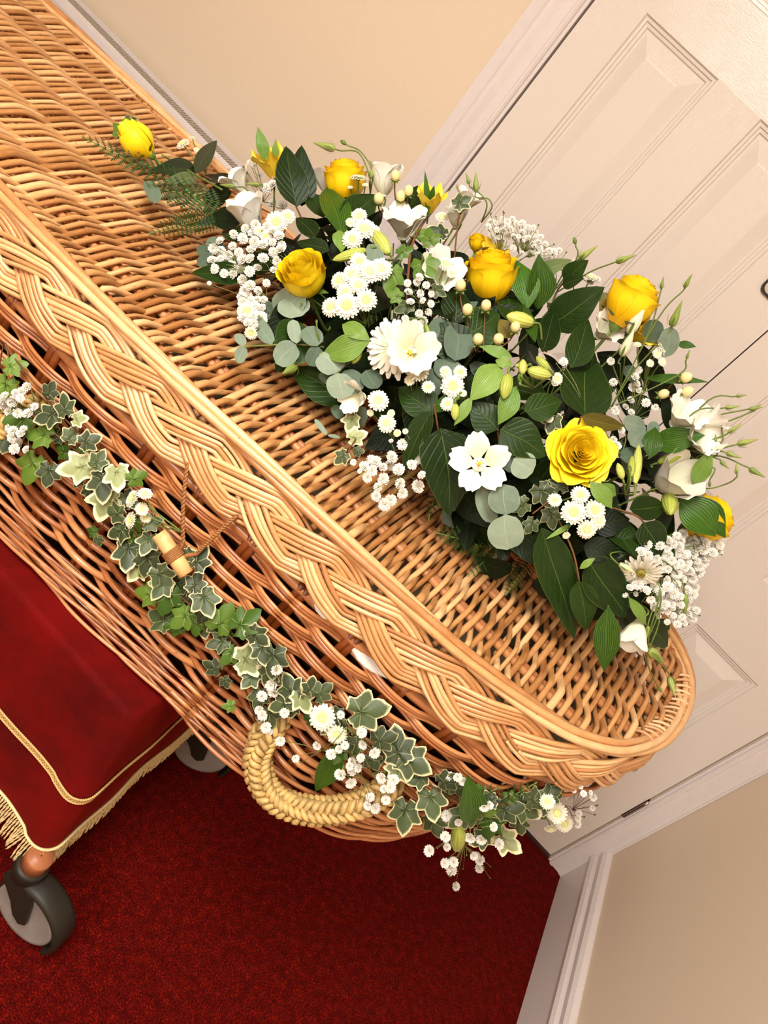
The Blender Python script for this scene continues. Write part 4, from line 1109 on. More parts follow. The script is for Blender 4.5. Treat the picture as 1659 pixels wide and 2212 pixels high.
FERNP = [pinna_mesh(0), pinna_mesh(1)]
def berry(par, x, y, d, lift=.03, fr=0., fu=.6, join=None, tw=1.):
    P = mound(x, y, lift); z = face(fr, fu, tw); s = d * pxm(P); org = np.array(par.location)
    b_ = put(par, BERRY, 'berry', P - org - z * s * .5, z, 0, s); xx = zframe(z)
    for k in range(5):
        a = k * 2 * PI / 5; dd = nrm(xx[0] * math.cos(a) + xx[1] * math.sin(a) - z * .15); q = frame(dd, z)
        link('sepal', LM['sepal'][k % 3], b_).matrix_basis = b_.matrix_basis.inverted() @ mat4(q[0], q[1], q[2], P - org - z * s * .48, (s * .35, s * .6, s * .3))
    J = (mound(*join) if join else root(P)) - org
    stem(par, [P - org - z * s * .5, P - org - z * s * 1.0 + (J - P + org) * .2, J], .0010, STEM2)
mb = MB(); lathe(mb, [(.002, 0), (.22, .02), (.40, .20), (.45, .48), (.38, .78), (.20, .96), (.06, 1.02), (.025, 1.07), (.001, 1.13)], 16); BERRY = mb.mesh('berry', P_BERRY)

# ================================================================== THE SPRAY
tray = empty('foam_tray', (0, 0, 0), 'brown plastic tray of green floral foam resting on the coffin lid under the flowers', 'flower tray')
mb = MB(); box(mb, (-.40, -.0575, 0.0), (.20, .0575, .006)); box(mb, (-.40, -.0605, 0.0), (.20, -.0575, .018)); box(mb, (-.40, .0575, 0.0), (.20, .0605, .018)); box(mb, (-.403, -.0605, 0), (-.40, .0605, .018)); box(mb, (.20, -.0605, 0), (.203, .0605, .018))
for k in range(36): box(mb, (-.395 + k * .0165, -.0625, .002), (-.3905 + k * .0165, -.0605, .018))
MT = Matrix.Translation((0.02, 1.035, 0.9055)) @ Matrix.Rotation(.04, 4, 'Z')
tr_ = mb.build('tray', TRAY, tray, False, MT)
mb = MB(); lathe(mb, [(.001, .0), (.052, .0), (.054, .03), (.045, .055), (.001, .06)], 20); fo = mb.build('foam_block', FOAM, tray, True, MT @ Matrix.Translation((-.1, 0, .0065)) @ Matrix.Diagonal((5.4, 1, 1, 1)))
# packed inner leaves
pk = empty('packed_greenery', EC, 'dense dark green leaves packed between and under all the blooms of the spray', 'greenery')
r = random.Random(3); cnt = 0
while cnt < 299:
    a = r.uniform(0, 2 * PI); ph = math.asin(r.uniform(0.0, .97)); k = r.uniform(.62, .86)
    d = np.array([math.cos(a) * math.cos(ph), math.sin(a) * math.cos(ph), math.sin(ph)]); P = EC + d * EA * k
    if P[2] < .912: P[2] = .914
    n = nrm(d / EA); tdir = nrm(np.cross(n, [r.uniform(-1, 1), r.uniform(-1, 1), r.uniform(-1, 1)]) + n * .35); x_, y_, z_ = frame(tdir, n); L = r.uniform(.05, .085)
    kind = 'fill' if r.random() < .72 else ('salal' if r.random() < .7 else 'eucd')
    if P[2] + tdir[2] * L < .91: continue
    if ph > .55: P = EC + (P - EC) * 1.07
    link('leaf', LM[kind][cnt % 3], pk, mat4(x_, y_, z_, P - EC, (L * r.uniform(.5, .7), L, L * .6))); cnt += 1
mb = MB()
for k in range(150):
    a = r.uniform(0, 2 * PI); ph = math.asin(r.uniform(0.05, .95)); d = np.array([math.cos(a) * math.cos(ph), math.sin(a) * math.cos(ph), math.sin(ph)]); P = d * EA * r.uniform(.8, .93)
    c_ = np.array([P[0] * .6, 0, .035]); tube(mb, [c_, (c_ + P) / 2 + [0, 0, .012], P], .0010, 4)
tag(mb.build('stalks', STEM, pk), kind='stuff')

def sprig(name, label, cat='foliage', group=None):
    return empty(name, (0, 0, 0), label, cat, group)
def stalk(t, pts, r=.0013, mat=STEM2): return stem(t, [mound(*p) for p in pts], r, mat, 'stalk')
G1 = 'sprigs of dark glossy leaves in the spray'
t = sprig('leaf_sprig', 'pair of broad dark leaves standing up at the top left, left of the orange-yellow rose', group=G1)
leaf(t, 'salal', 650, 445, 652, 314, 62, .012, .012); leaf(t, 'salal', 639, 447, 617, 316, 70, .03, .03); leaf(t, 'salal', 682, 514, 641, 470, 42, .03); leaf(t, 'salal', 711, 541, 640, 522, 34, .035); stalk(t, [(690, 560, 0), (660, 490, .02), (640, 447, .03)])
t = sprig('leaf_sprig', 'dark leaves spreading low at the left edge, under the left gypsophila', group=G1)
leaf(t, 'salal', 520, 592, 414, 590, 50, .02, .01); leaf(t, 'salal', 540, 620, 500, 560, 50, .015); leaf(t, 'salal', 600, 575, 508, 565, 55, .012); stalk(t, [(620, 600, 0), (560, 592, .01), (520, 592, .02)])
t = sprig('leaf_sprig', 'big dark leaves lowest at the left, between the eucalyptus discs and the wicker', group=G1)
leaf(t, 'salal', 655, 700, 598, 806, 95, .015, .0); leaf(t, 'salal', 745, 868, 633, 792, 88, .012, .0); leaf(t, 'fill', 640, 660, 570, 740, 60, .01, 0); stalk(t, [(700, 740, 0), (680, 720, .01), (655, 700, .015)])
t = sprig('leaf_sprig', 'large dark pointed leaf hanging below the open white star flower, with narrower ones', group=G1)
leaf(t, 'heart', 955, 925, 972, 1113, 118, .035, .03); leaf(t, 'salal', 932, 888, 868, 1020, 46, .045, .04, roll=.5); leaf(t, 'salal', 936, 897, 862, 836, 74, .03, .02); leaf(t, 'salal', 905, 850, 880, 940, 60, .012)
leaf(t, 'rus', 938, 890, 990, 845, 30, .035, .04); stalk(t, [(960, 1000, 0), (945, 920, .03), (938, 872, .04)])
t = sprig('leaf_sprig', 'rounded dark leaves in the middle, above the open white star flower', group=G1)
leaf(t, 'heart', 1072, 930, 1022, 868, 78, .03, .03); leaf(t, 'heart', 1082, 925, 1178, 985, 88, .035, .025); leaf(t, 'salal', 1133, 888, 1214, 868, 62, .04, .035); leaf(t, 'heart', 1060, 860, 1120, 820, 60, .012); stalk(t, [(1090, 1010, 0), (1076, 940, .02), (1076, 928, .03)])
t = sprig('leaf_sprig', 'largest upright dark leaf in the middle, its tip above the big yellow rose', group=G1)
leaf(t, 'heart', 1260, 902, 1268, 762, 112, .035, .04); leaf(t, 'salal', 1234, 795, 1272, 690, 62, .03, .03); leaf(t, 'salal', 1170, 760, 1200, 668, 52, .025); leaf(t, 'fill', 1140, 740, 1200, 700, 60, .01); stalk(t, [(1250, 1000, 0), (1257, 930, .03), (1260, 902, .035)])
t = sprig('leaf_sprig', 'dark leaf lying level between two orange-yellow roses at the upper right', group=G1)
leaf(t, 'salal', 1190, 700, 1308, 622, 84, .03, .03); leaf(t, 'salal', 1218, 606, 1272, 562, 46, .03, .035); leaf(t, 'salal', 1215, 615, 1262, 600, 30, .035); leaf(t, 'olive', 1330, 690, 1300, 630, 62, .015); leaf(t, 'pale', 1160, 590, 1236, 562, 34, .02); stalk(t, [(1180, 760, 0), (1195, 650, .02), (1220, 606, .03)])
t = sprig('leaf_sprig', 'dark leaves behind the cream berries near the top', group=G1)
leaf(t, 'salal', 740, 500, 810, 420, 75, .012); leaf(t, 'salal', 700, 470, 668, 415, 55, .015); leaf(t, 'salal', 880, 460, 905, 400, 50, .01); leaf(t, 'heart', 1000, 760, 940, 700, 90, .01); leaf(t, 'heart', 1010, 720, 1080, 680, 90, .01); leaf(t, 'salal', 980, 700, 990, 620, 70, .006); leaf(t, 'heart', 1115, 700, 1090, 620, 60, .01); leaf(t, 'salal', 1130, 640, 1200, 590, 70, .006)
t = sprig('leaf_sprig', 'long leaf with rounder ones hanging over the wicker at the lower right', group=G1)
leaf(t, 'salal', 1172, 1140, 1240, 1382, 84, .03, .015); leaf(t, 'salal', 1250, 1254, 1266, 1362, 60, .04, .03); leaf(t, 'salal', 1268, 1206, 1352, 1336, 96, .03, .02); leaf(t, 'fill', 1260, 1180, 1340, 1200, 55, .02); leaf(t, 'brt', 1252, 1228, 1286, 1205, 16, .045); leaf(t, 'brt', 1240, 1130, 1178, 1165, 0.01 + 12, .03); leaf(t, 'fill', 1160, 1280, 1200, 1250, 50, .005)
stalk(t, [(1200, 1110, .0), (1237, 1190, .03), (1251, 1254, .04)])
t = sprig('leaf_sprig', 'drooping heart-shaped dark leaf at the lower right, above the large drooping daisy', group=G1)
leaf(t, 'heart', 1390, 1128, 1428, 1202, 66, .035, .035); leaf(t, 'salal', 1360, 1100, 1440, 1095, 55, .02); leaf(t, 'salal', 1300, 1190, 1380, 1150, 60, .012); leaf(t, 'fill', 1280, 1140, 1360, 1120, 60, .008); leaf(t, 'salal', 1420, 1240, 1460, 1180, 30, .02); leaf(t, 'fill', 1330, 1290, 1400, 1290, 50, .01, 0.01); leaf(t, 'salal', 1398, 1352, 1442, 1396, 56, .012, .0)
stalk(t, [(1300, 1090, 0), (1370, 1112, .03), (1390, 1128, .035)])
t = sprig('leaf_sprig', 'olive-brown leaf lying across the top of the large open rose', group=G1)
leaf(t, 'olive', 1256, 900, 1350, 925, 34, .05, .05, roll=.35); leaf(t, 'olive', 1105, 730, 1080, 690, 44, .012); leaf(t, 'fill', 1225, 940, 1180, 900, 40, .01); stalk(t, [(1230, 960, .0), (1256, 900, .05)])
t = sprig('leaf_sprig', 'grey green leaves and small dark ones at the left tip, beside the lone yellow rosebud', group=G1)
leaf(t, 'salal', 424, 368, 326, 366, 44, .02); leaf(t, 'pale', 424, 382, 350, 392, 26, .018); leaf(t, 'salal', 420, 372, 468, 303, 32, .03); leaf(t, 'eucd', 335, 440, 322, 390, 34, .01); leaf(t, 'euc', 470, 470, 425, 485, 18, .02); leaf(t, 'fill', 500, 420, 440, 430, 50, .01); leaf(t, 'fill', 520, 480, 450, 470, 50, .01); leaf(t, 'fill', 500, 400, 440, 380, 40, .0); leaf(t, 'salal', 560, 470, 500, 440, 50, .006); leaf(t, 'salal', 540, 520, 480, 500, 46, .004)
stalk(t, [(600, 470, .0), (510, 420, .012), (424, 370, .02)]); stalk(t, [(480, 410, .015), (400, 365, .02), (350, 335, .03)], .0016, STEM)
G2 = 'bright striped leaves in the spray'
def one(label, *a, **k):
    t = sprig('striped_leaf_sprig', label, group=G2); leaf(t, *a, **k); bx, by = a[1], a[2]
    stem(t, [mound(bx, by, a[6] if len(a) > 6 else .012), mound(bx, by, 0.0) - FWD * -.03], .0012, STEM, 'stalk'); return t
t = one('striped green leaf standing right of the top orange-yellow rose', 'rus', 738, 512, 706, 404, 66, .035, .035); leaf(t, 'brt', 735, 545, 732, 497, 34, .04, .04)
t = one('twin striped leaves standing right of the middle orange-yellow rose', 'rus', 1140, 668, 1118, 562, 62, .03, .03); leaf(t, 'rus', 1160, 668, 1164, 548, 66, .038, .038, roll=.3); leaf(t, 'rus', 1155, 740, 1130, 660, 30, .045, .04)
t = one('long bright twisted leaf reaching down left of the hanging green bud, in the middle', 'brt', 1084, 790, 1012, 865, 62, .045, .045); leaf(t, 'brt', 1020, 858, 980, 920, 26, .045, .045); leaf(t, 'brt', 1106, 772, 1036, 748, 26, .05, .045); leaf(t, 'brt', 1070, 778, 1108, 790, 26, .045)
one('short bright twisted leaf just right of the hanging green bud', 'brt', 1116, 836, 1075, 918, 48, .045, .04)
t = one('broad pale green leaf curving over the eucalyptus at the left', 'brt', 800, 736, 694, 772, 58, .04, .04); leaf(t, 'brt', 740, 700, 800, 738, 40, .042, .04); leaf(t, 'brt', 700, 760, 690, 782, 14, .042)
t = one('broad bright leaf at the right edge beside the white blooms', 'rus', 1402, 990, 1415, 922, 44, .045); leaf(t, 'rus', 1405, 955, 1524, 942, 56, .05, .05, roll=.2)
t = one('large striped leaf arching over the rightmost orange-yellow rose', 'rus', 1470, 1078, 1545, 1160, 82, .055, .05); leaf(t, 'rus', 1490, 1070, 1568, 1162, 60, .045, .04)
one('small bright leaf under the white bloom at the right edge', 'brt', 1496, 1045, 1540, 970, 40, .05, .05)
t = one('bright folded leaf below the large open rose', 'brt', 1275, 1040, 1322, 1100, 38, .045, .045); leaf(t, 'brt', 1330, 1070, 1290, 1045, 30, .04)
one('bright striped leaf hanging furthest down over the lid', 'rus', 1314, 1310, 1302, 1450, 58, .035, .02)
one('bright narrow leaf beside the drooping white bell', 'brt', 1358, 1290, 1396, 1352, 26, .04, .035)
t = one('narrow pointed leaf standing at the top beside the yellow speckled lily', 'brt', 575, 352, 556, 274, 28, .02, .02); leaf(t, 'brt', 592, 350, 596, 300, 16, .02)
t = one('thin dark pointed leaf standing up beside the upper cream berries', 'rus', 925, 465, 918, 368, 14, .02, .02); leaf(t, 'rus', 928, 440, 938, 400, 14, .02)
t = one('green leaf pointing right at the far right edge below the eucalyptus disc', 'rus', 1462, 742, 1504, 750, 18, .03, .03); leaf(t, 'rus', 1390, 815, 1532, 826, 22, .02, .02)
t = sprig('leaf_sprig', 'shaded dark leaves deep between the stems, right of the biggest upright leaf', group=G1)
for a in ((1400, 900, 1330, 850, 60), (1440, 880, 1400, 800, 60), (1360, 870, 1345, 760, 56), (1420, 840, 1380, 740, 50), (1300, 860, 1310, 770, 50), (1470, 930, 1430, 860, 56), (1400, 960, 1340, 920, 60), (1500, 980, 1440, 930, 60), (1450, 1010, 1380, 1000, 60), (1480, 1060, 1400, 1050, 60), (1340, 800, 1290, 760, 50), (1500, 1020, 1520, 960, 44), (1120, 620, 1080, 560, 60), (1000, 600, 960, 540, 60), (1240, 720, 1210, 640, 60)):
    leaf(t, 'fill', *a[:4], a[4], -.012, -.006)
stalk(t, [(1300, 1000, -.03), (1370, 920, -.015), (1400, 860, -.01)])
# eucalyptus
G3 = 'eucalyptus stems with round grey-green leaves'
def euc(label, L, st, g=G3):
    t = sprig('eucalyptus_sprig', label, group=g)
    for (k, *a) in L: leaf(t, k, *a)
    if st: stem(t, [mound(*p) for p in st], .0013, STEMG, 'stalk')
    return t
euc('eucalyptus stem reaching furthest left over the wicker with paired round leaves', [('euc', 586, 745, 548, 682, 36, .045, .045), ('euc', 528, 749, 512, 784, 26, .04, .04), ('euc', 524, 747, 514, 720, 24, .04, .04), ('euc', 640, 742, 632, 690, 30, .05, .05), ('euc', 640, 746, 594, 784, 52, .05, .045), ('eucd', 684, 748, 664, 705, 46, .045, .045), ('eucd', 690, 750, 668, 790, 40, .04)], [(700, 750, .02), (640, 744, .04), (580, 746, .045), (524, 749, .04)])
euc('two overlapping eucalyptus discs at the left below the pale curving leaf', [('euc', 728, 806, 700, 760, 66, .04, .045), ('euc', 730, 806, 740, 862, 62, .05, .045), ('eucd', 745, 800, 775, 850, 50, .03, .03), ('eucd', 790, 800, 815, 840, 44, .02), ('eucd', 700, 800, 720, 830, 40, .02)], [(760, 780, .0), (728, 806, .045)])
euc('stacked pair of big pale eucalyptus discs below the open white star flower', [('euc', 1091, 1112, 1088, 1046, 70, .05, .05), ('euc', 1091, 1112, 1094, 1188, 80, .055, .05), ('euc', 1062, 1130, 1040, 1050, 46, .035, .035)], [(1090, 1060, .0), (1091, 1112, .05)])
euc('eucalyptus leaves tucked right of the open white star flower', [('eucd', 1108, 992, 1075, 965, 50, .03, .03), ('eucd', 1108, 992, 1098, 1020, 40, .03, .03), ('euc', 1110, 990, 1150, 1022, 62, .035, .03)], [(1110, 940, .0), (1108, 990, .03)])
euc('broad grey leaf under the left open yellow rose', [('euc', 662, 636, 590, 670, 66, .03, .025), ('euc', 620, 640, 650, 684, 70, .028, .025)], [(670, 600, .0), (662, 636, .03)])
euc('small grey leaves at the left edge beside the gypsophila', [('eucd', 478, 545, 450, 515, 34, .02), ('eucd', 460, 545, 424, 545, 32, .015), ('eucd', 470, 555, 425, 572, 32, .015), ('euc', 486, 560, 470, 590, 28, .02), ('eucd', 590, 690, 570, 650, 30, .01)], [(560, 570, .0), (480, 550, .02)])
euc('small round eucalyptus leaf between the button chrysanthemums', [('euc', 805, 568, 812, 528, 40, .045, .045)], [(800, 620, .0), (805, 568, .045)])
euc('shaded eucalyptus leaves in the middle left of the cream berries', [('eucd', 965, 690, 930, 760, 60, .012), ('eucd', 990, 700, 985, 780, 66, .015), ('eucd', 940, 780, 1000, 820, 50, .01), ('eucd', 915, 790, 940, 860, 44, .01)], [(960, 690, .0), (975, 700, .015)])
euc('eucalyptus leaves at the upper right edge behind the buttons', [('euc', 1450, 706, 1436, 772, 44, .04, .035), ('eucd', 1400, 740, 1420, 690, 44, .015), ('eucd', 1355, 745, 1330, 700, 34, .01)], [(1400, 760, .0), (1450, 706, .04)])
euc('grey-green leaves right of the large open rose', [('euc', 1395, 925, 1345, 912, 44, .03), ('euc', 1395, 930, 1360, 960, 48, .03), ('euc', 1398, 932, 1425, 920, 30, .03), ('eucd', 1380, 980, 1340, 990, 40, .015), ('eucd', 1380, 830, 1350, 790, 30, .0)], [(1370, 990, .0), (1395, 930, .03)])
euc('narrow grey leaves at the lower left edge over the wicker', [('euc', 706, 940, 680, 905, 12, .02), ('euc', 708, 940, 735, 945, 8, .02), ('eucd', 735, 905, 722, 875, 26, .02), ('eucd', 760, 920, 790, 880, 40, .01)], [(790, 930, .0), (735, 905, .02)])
# ferns
t = sprig('fern_frond', 'long fern frond pointing left at the very tip of the spray', group='fern fronds in the spray'); fern(t, 345, 388, 176, 294, 44, l0=.012, l1=.03)
t = sprig('fern_frond', 'dark fern fronds below the rosebud at the left tip', group='fern fronds in the spray'); fern(t, 480, 440, 318, 402, 70, l0=.02); fern(t, 480, 468, 320, 505, 56, l0=.01); fern(t, 400, 395, 300, 350, 44, l0=.012)
t = sprig('fern_frond', 'dark fern on the wicker beside the brown tray edge', group='fern fronds in the spray')
def lidp(x, y, lift=0.0):
    d = ray(x, y); return CAM + d * ((0.912 - CAM[2]) / d[2]) - d * lift
fern(t, 1075, 1192, 940, 1150, 66, surf=lidp, l0=.02, l1=.008); fern(t, 1150, 1200, 1092, 1285, 50, surf=lidp, l0=.015, l1=.004); fern(t, 940, 1060, 925, 1125, 30, surf=lidp, l0=.03, l1=.008); fern(t, 1060, 1200, 1010, 1245, 44, surf=lidp, l0=.012, l1=.004)
# ivy in the spray
t = sprig('ivy_trail', 'trail of green ivy standing in the upper middle, right of the white cup flower', group='ivy trails in the spray')
for a in (('g', 914, 568, 70, -60), ('g', 846, 588, 66, -100), ('g', 868, 545, 40, 20), ('v', 992, 438, 50, 30), ('v', 955, 502, 46, 160), ('g', 930, 520, 50, 100), ('g', 905, 505, 36, -20), ('d', 880, 660, 44, 200), ('d', 940, 625, 40, -30), ('g', 880, 700, 40, -80), ('g', 860, 640, 40, 160)): ivy(t, *a, lift=.035, tx=rng.uniform(-.3, .3), ty=rng.uniform(0, .4))
stem(t, [mound(878, 710, .02), mound(880, 620, .035), mound(890, 530, .035), mound(915, 480, .03)], .0018, STEM2, 'vine'); stem(t, [mound(978, 600, .02), mound(985, 520, .04), mound(992, 460, .04)], .0011, STEM2, 'vine')
t = sprig('ivy_trail', 'three cream-edged ivy leaves at the lower left edge over the wicker', group='ivy trails in the spray')
for a in (('w', 760, 905, 44, 250), ('w', 764, 945, 46, 20), ('v', 742, 984, 40, 220), ('d', 770, 975, 26, 0)): ivy(t, *a, lift=.03, tx=rng.uniform(-.3, .3))
stem(t, [mound(800, 900, .0), mound(780, 930, .02), mound(752, 975, .03)], .0011, STEM2, 'vine')
t = sprig('ivy_trail', 'dark ivy around the lower button chrysanthemums, right of the stacked eucalyptus', group='ivy trails in the spray')
for a in (('d', 1170, 1060, 60, -60), ('d', 1130, 1090, 50, 200), ('d', 1190, 1110, 50, 280), ('v', 1195, 905, 50, 250), ('d', 1210, 1050, 50, 90), ('d', 1150, 1130, 40, 240)): ivy(t, *a, lift=.02)
stem(t, [mound(1200, 1040, .0), mound(1185, 1080, .02), mound(1150, 1110, .02)], .0011, STEM2, 'vine')
t = sprig('ivy_trail', 'ivy leaf behind the lone yellow rosebud at the left tip', group='ivy trails in the spray'); ivy(t, 'g', 262, 285, 50, 70, lift=.015); ivy(t, 'd', 275, 265, 34, 30, lift=.012); stem(t, [mound(300, 330, .01), mound(262, 290, .015)], .001, STEM2, 'vine')

# roses
rose(300, 306, 84, -.75, .75, ('y', .1), 'yellow rosebud lying alone at the far left tip of the spray', .03, .55)
rose(745, 394, 108, .0, .95, ('o', .3), 'orange-yellow rose seen from the side at the top of the spray, behind the small daisy', .02, .45)
rose(656, 597, 118, -.14, .55, ('y', .4), 'open yellow rose at the left, above the broad grey leaf', .035)
rose(1060, 600, 134, .05, 1.0, ('o', .5), 'orange-yellow rose in side view in the middle, above the cream berries', .035, .55)
rose(1362, 654, 130, .55, .9, ('o', .3), 'orange-yellow rose in side view at the upper right edge, behind the white bud', .03, .40)
rose(1262, 975, 150, .02, .10, ('y', .9), 'largest fully open yellow rose facing out, under the big upright leaf', .045)
rose(1526, 1122, 120, .85, .45, ('o', .3), 'orange-yellow rose at the far right edge, half behind the arching leaf', .015, .3)
rose(1030, 524, 44, .1, .9, ('o', .3), 'small orange-yellow rosebud mostly hidden behind the middle rose', -.005, .5)

# lisianthus
G4 = 'white lisianthus stems'
def lstem(label, P): return empty('lisianthus', mound(*P), label, 'flower', G4)
t = lstem('white cup flower at the top middle, right of the button chrysanthemums', (872, 500, .0)); lis(t, 872, 482, 86, .02, .75, 'cup', .04, .8)
t = lstem('white flower with yellow stamens overlapping the big daisy at the left middle', (885, 780, .0)); lis(t, 888, 758, 104, .08, .05, 'cup', .055); bud(t, 'lis', 918, 700, 934, 745, .05, fromp=[(880, 690, .04)], wid=.8)
t = lstem('open white star flower with yellow stamens in the lower middle', (1040, 1000, .0)); lis(t, 1036, 1001, 96, -.05, .08, 'open', .05)
t = lstem('white spiral bloom at the right edge, left of the arching leaf', (1420, 1050, .0)); lis(t, 1452, 1036, 92, .35, .30, 'bell', .055, .8, False); bud(t, 'als', 1446, 1062, 1448, 1112, .05, fromp=[(1400, 1060, .02)], wid=.9)
t = lstem('half open white flower at the lower left, beside a button chrysanthemum', (775, 860, .0)); lis(t, 768, 858, 66, -.5, -.1, 'cup', .035, .7, False)
t = lstem('drooping white bell lowest at the right, next to the long striped leaf', (1390, 1340, .0)); lis(t, 1370, 1370, 60, -.45, -.85, 'bell', .035, .3, False); bud(t, 'lis', 1400, 1352, 1396, 1384, .035, fromp=[(1412, 1310, .03)], wid=.9)
t = lstem('white pointed petal bloom above the gypsophila at the upper left', (545, 480, .0)); lis(t, 538, 464, 70, -.25, .7, 'bell', .03, .6, False)
t = lstem('white bloom left of the upper right rose', (1310, 740, .0)); lis(t, 1308, 712, 70, .3, .3, 'cup', .035, .8, False)
t = lstem('cluster of white blooms at the right edge under the fan of green buds', (1480, 930, .0)); lis(t, 1476, 898, 88, .25, .5, 'cup', .04, .8, False); lis(t, 1508, 940, 84, .4, .1, 'cup', .045, .8, False); lis(t, 1545, 905, 60, .8, .4, 'cup', .03, .4, False)
t = lstem('white bloom peeping behind the upper cream berries', (830, 410, .0)); lis(t, 830, 388, 62, .1, .9, 'bell', .005, .4, False)
t = lstem('white petals behind the top orange-yellow rose', (700, 400, .0)); lis(t, 702, 388, 70, -.1, .9, 'cup', -.01, .4, False)
t = lstem('white bloom behind the ivy trail, left of the middle rose', (945, 620, .0)); lis(t, 948, 590, 92, .3, .2, 'cup', .015, .8, False)
t = lstem('white bloom among the ivy at the top, above the small hidden rosebud', (1000, 450, .0)); lis(t, 1008, 432, 60, .4, .8, 'cup', .01, .5, False); lis(t, 985, 470, 40, .0, .5, 'bell', .02, .6, False)
t = lstem('white bloom peeping out at the left top behind the striped lily', (520, 400, .0)); lis(t, 512, 392, 66, -.4, .7, 'cup', .0, .5, False)
t = lstem('white bloom peeping under the upper right dark leaf', (1200, 670, .0)); lis(t, 1195, 652, 46, .2, .4, 'cup', .015, .8, False)
def budstem(label, J, L, g='stems of green lisianthus buds'):
    t = empty('budded_twig', mound(*J), label, 'flower bud', g)
    for k, *a in L: bud(t, k, *a[:4], a[4], fromp=[J] + list(a[5:]), wid=1.0 if k != 'lis' else 1.15)
    return t
budstem('two green buds arching out above the top of the spray, left one pointing left', (800, 420, .0), [('lis', 724, 322, 676, 308, .02, (798, 380, .02), (775, 330, .02)), ('rnd', 748, 312, 735, 303, .02, (804, 370, .02), (780, 328, .02)), ('lis', 800, 386, 808, 352, .02)])
budstem('pair of upright green buds above the ivy at the top', (1040, 480, .0), [('lis', 1028, 415, 1028, 370, .02, (1062, 450, .02), (1055, 430, .02)), ('lis', 1014, 398, 1006, 372, .02, (1052, 440, .02), (1030, 412, .02))])
budstem('two green buds pointing right above the upper right dark leaf', (1190, 640, .0), [('lis', 1250, 560, 1292, 530, .025, (1220, 585, .02)), ('lis', 1330, 566, 1376, 550, .025, (1270, 590, .02)), ('rnd', 1243, 528, 1240, 512, .02, (1245, 560, .02))])
budstem('tall pale white-green buds in front of the upper right rose', (1340, 840, .0), [('wht', 1358, 722, 1396, 655, .05, (1350, 770, .045)), ('wht', 1342, 770, 1370, 712, .055, (1340, 790, .05))])
budstem('three green buds standing beyond the right side of the upper right rose', (1320, 880, .0), [('lis', 1428, 624, 1434, 596, .035, (1400, 720, .04)), ('lis', 1478, 622, 1496, 590, .035, (1420, 690, .04)), ('lis', 1450, 706, 1474, 648, .04, (1370, 800, .04)), ('lis', 1483, 775, 1490, 755, .03, (1465, 810, .03))])
budstem('fan of small green buds spreading at the far right edge', (1440, 960, .0), [('lis', 1566, 881, 1600, 877, .03, (1500, 890, .03)), ('lis', 1590, 856, 1614, 853, .03, (1530, 865, .03)), ('lis', 1618, 884, 1650, 879, .03, (1530, 905, .03)), ('lis', 1572, 935, 1604, 914, .035, (1500, 960, .03)), ('lis', 1592, 960, 1640, 948, .035, (1520, 975, .03)), ('lis', 1559, 922, 1558, 894, .035, (1550, 960, .03)), ('lis', 1546, 960, 1546, 936, .035, (1540, 985, .03)), ('lis', 1568, 978, 1604, 990, .04, (1520, 970, .03)), ('wht', 1540, 975, 1574, 958, .045, (1500, 990, .03)), ('lis', 1628, 886, 1645, 872, .03, (1560, 915, .03))])
budstem('small green buds curling at the right edge above the far right rose', (1460, 1030, .0), [('lis', 1556, 996, 1576, 1014, .035, (1510, 985, .03)), ('lis', 1591, 1024, 1591, 998, .035, (1520, 1055, .03), (1570, 1045, .03)), ('lis', 1618, 1012, 1654, 1032, .035, (1540, 985, .03)), ('rnd', 1533, 1040, 1533, 1052, .035, (1540, 1010, .03))])
budstem('thin drooping stems with green buds trailing over the lid at the lower right', (1370, 1190, .0), [('lis', 1478, 1282, 1480, 1334, .03, (1440, 1215, .035), (1470, 1250, .03)), ('wht', 1338, 1218, 1372, 1238, .05, (1320, 1195, .04)), ('lis', 1402, 1402, 1436, 1434, .02, (1425, 1270, .035), (1420, 1330, .03)), ('lis', 1446, 1462, 1460, 1508, .008, (1425, 1270, .035), (1400, 1390, .025)), ('rnd', 1422, 1484, 1430, 1496, .006, (1425, 1320, .03), (1398, 1420, .02))])
budstem('green pointed bud hanging low at the left, under the overlapping eucalyptus discs', (690, 780, .0), [('lis', 638, 790, 610, 808, .045, (665, 782, .04)), ('rnd', 684, 700, 684, 690, .05, (690, 740, .04))])
budstem('slim pale green bud at the top left among fine stems', (560, 440, .0), [('lis', 506, 403, 474, 399, .03, (530, 407, .02)), ('lis', 560, 400, 530, 396, .02)])
G5 = 'striped yellow-green alstroemeria buds'
def ab(label, J, L):
    t = empty('alstroemeria', mound(*J), label, 'flower bud', G5)
    for k, *a in L: bud(t, k, *a[:4], a[4], fromp=[J], wid=a[5] if len(a) > 5 else 1.0, r=.0016)
    return t
ab('striped yellow-green bud pointing left, just right of the cream berries', (1170, 740, .02), [('als', 1152, 698, 1094, 682, .055, 1.0)])
ab('striped yellow-green bud hanging down in the centre of the spray', (1110, 800, .02), [('als', 1098, 808, 1088, 862, .055, 1.05)])
ab('bunch of striped buds left of the biggest upright leaf', (1150, 840, .01), [('als', 1140, 800, 1192, 812, .055, 1.0), ('als', 1186, 800, 1158, 770, .045, 1.0), ('als', 1128, 808, 1130, 776, .06, 1.1), ('rnd', 1124, 826, 1122, 806, .055, 1.0), ('als', 1140, 790, 1112, 790, .05, .9)])
ab('small striped bud below the central button chrysanthemums', (1010, 860, .01), [('als', 984, 872, 982, 908, .05, 1.1), ('rnd', 994, 852, 984, 866, .045, 1.0)])
ab('long yellow-green bud above the left button chrysanthemums', (820, 560, .01), [('als', 792, 540, 718, 562, .045, .62), ('als', 840, 548, 806, 498, .04, .8)])
ab('yellow-green bud half hidden under the pale curving leaf', (800, 740, .01), [('als', 778, 752, 762, 786, .035, 1.2)])
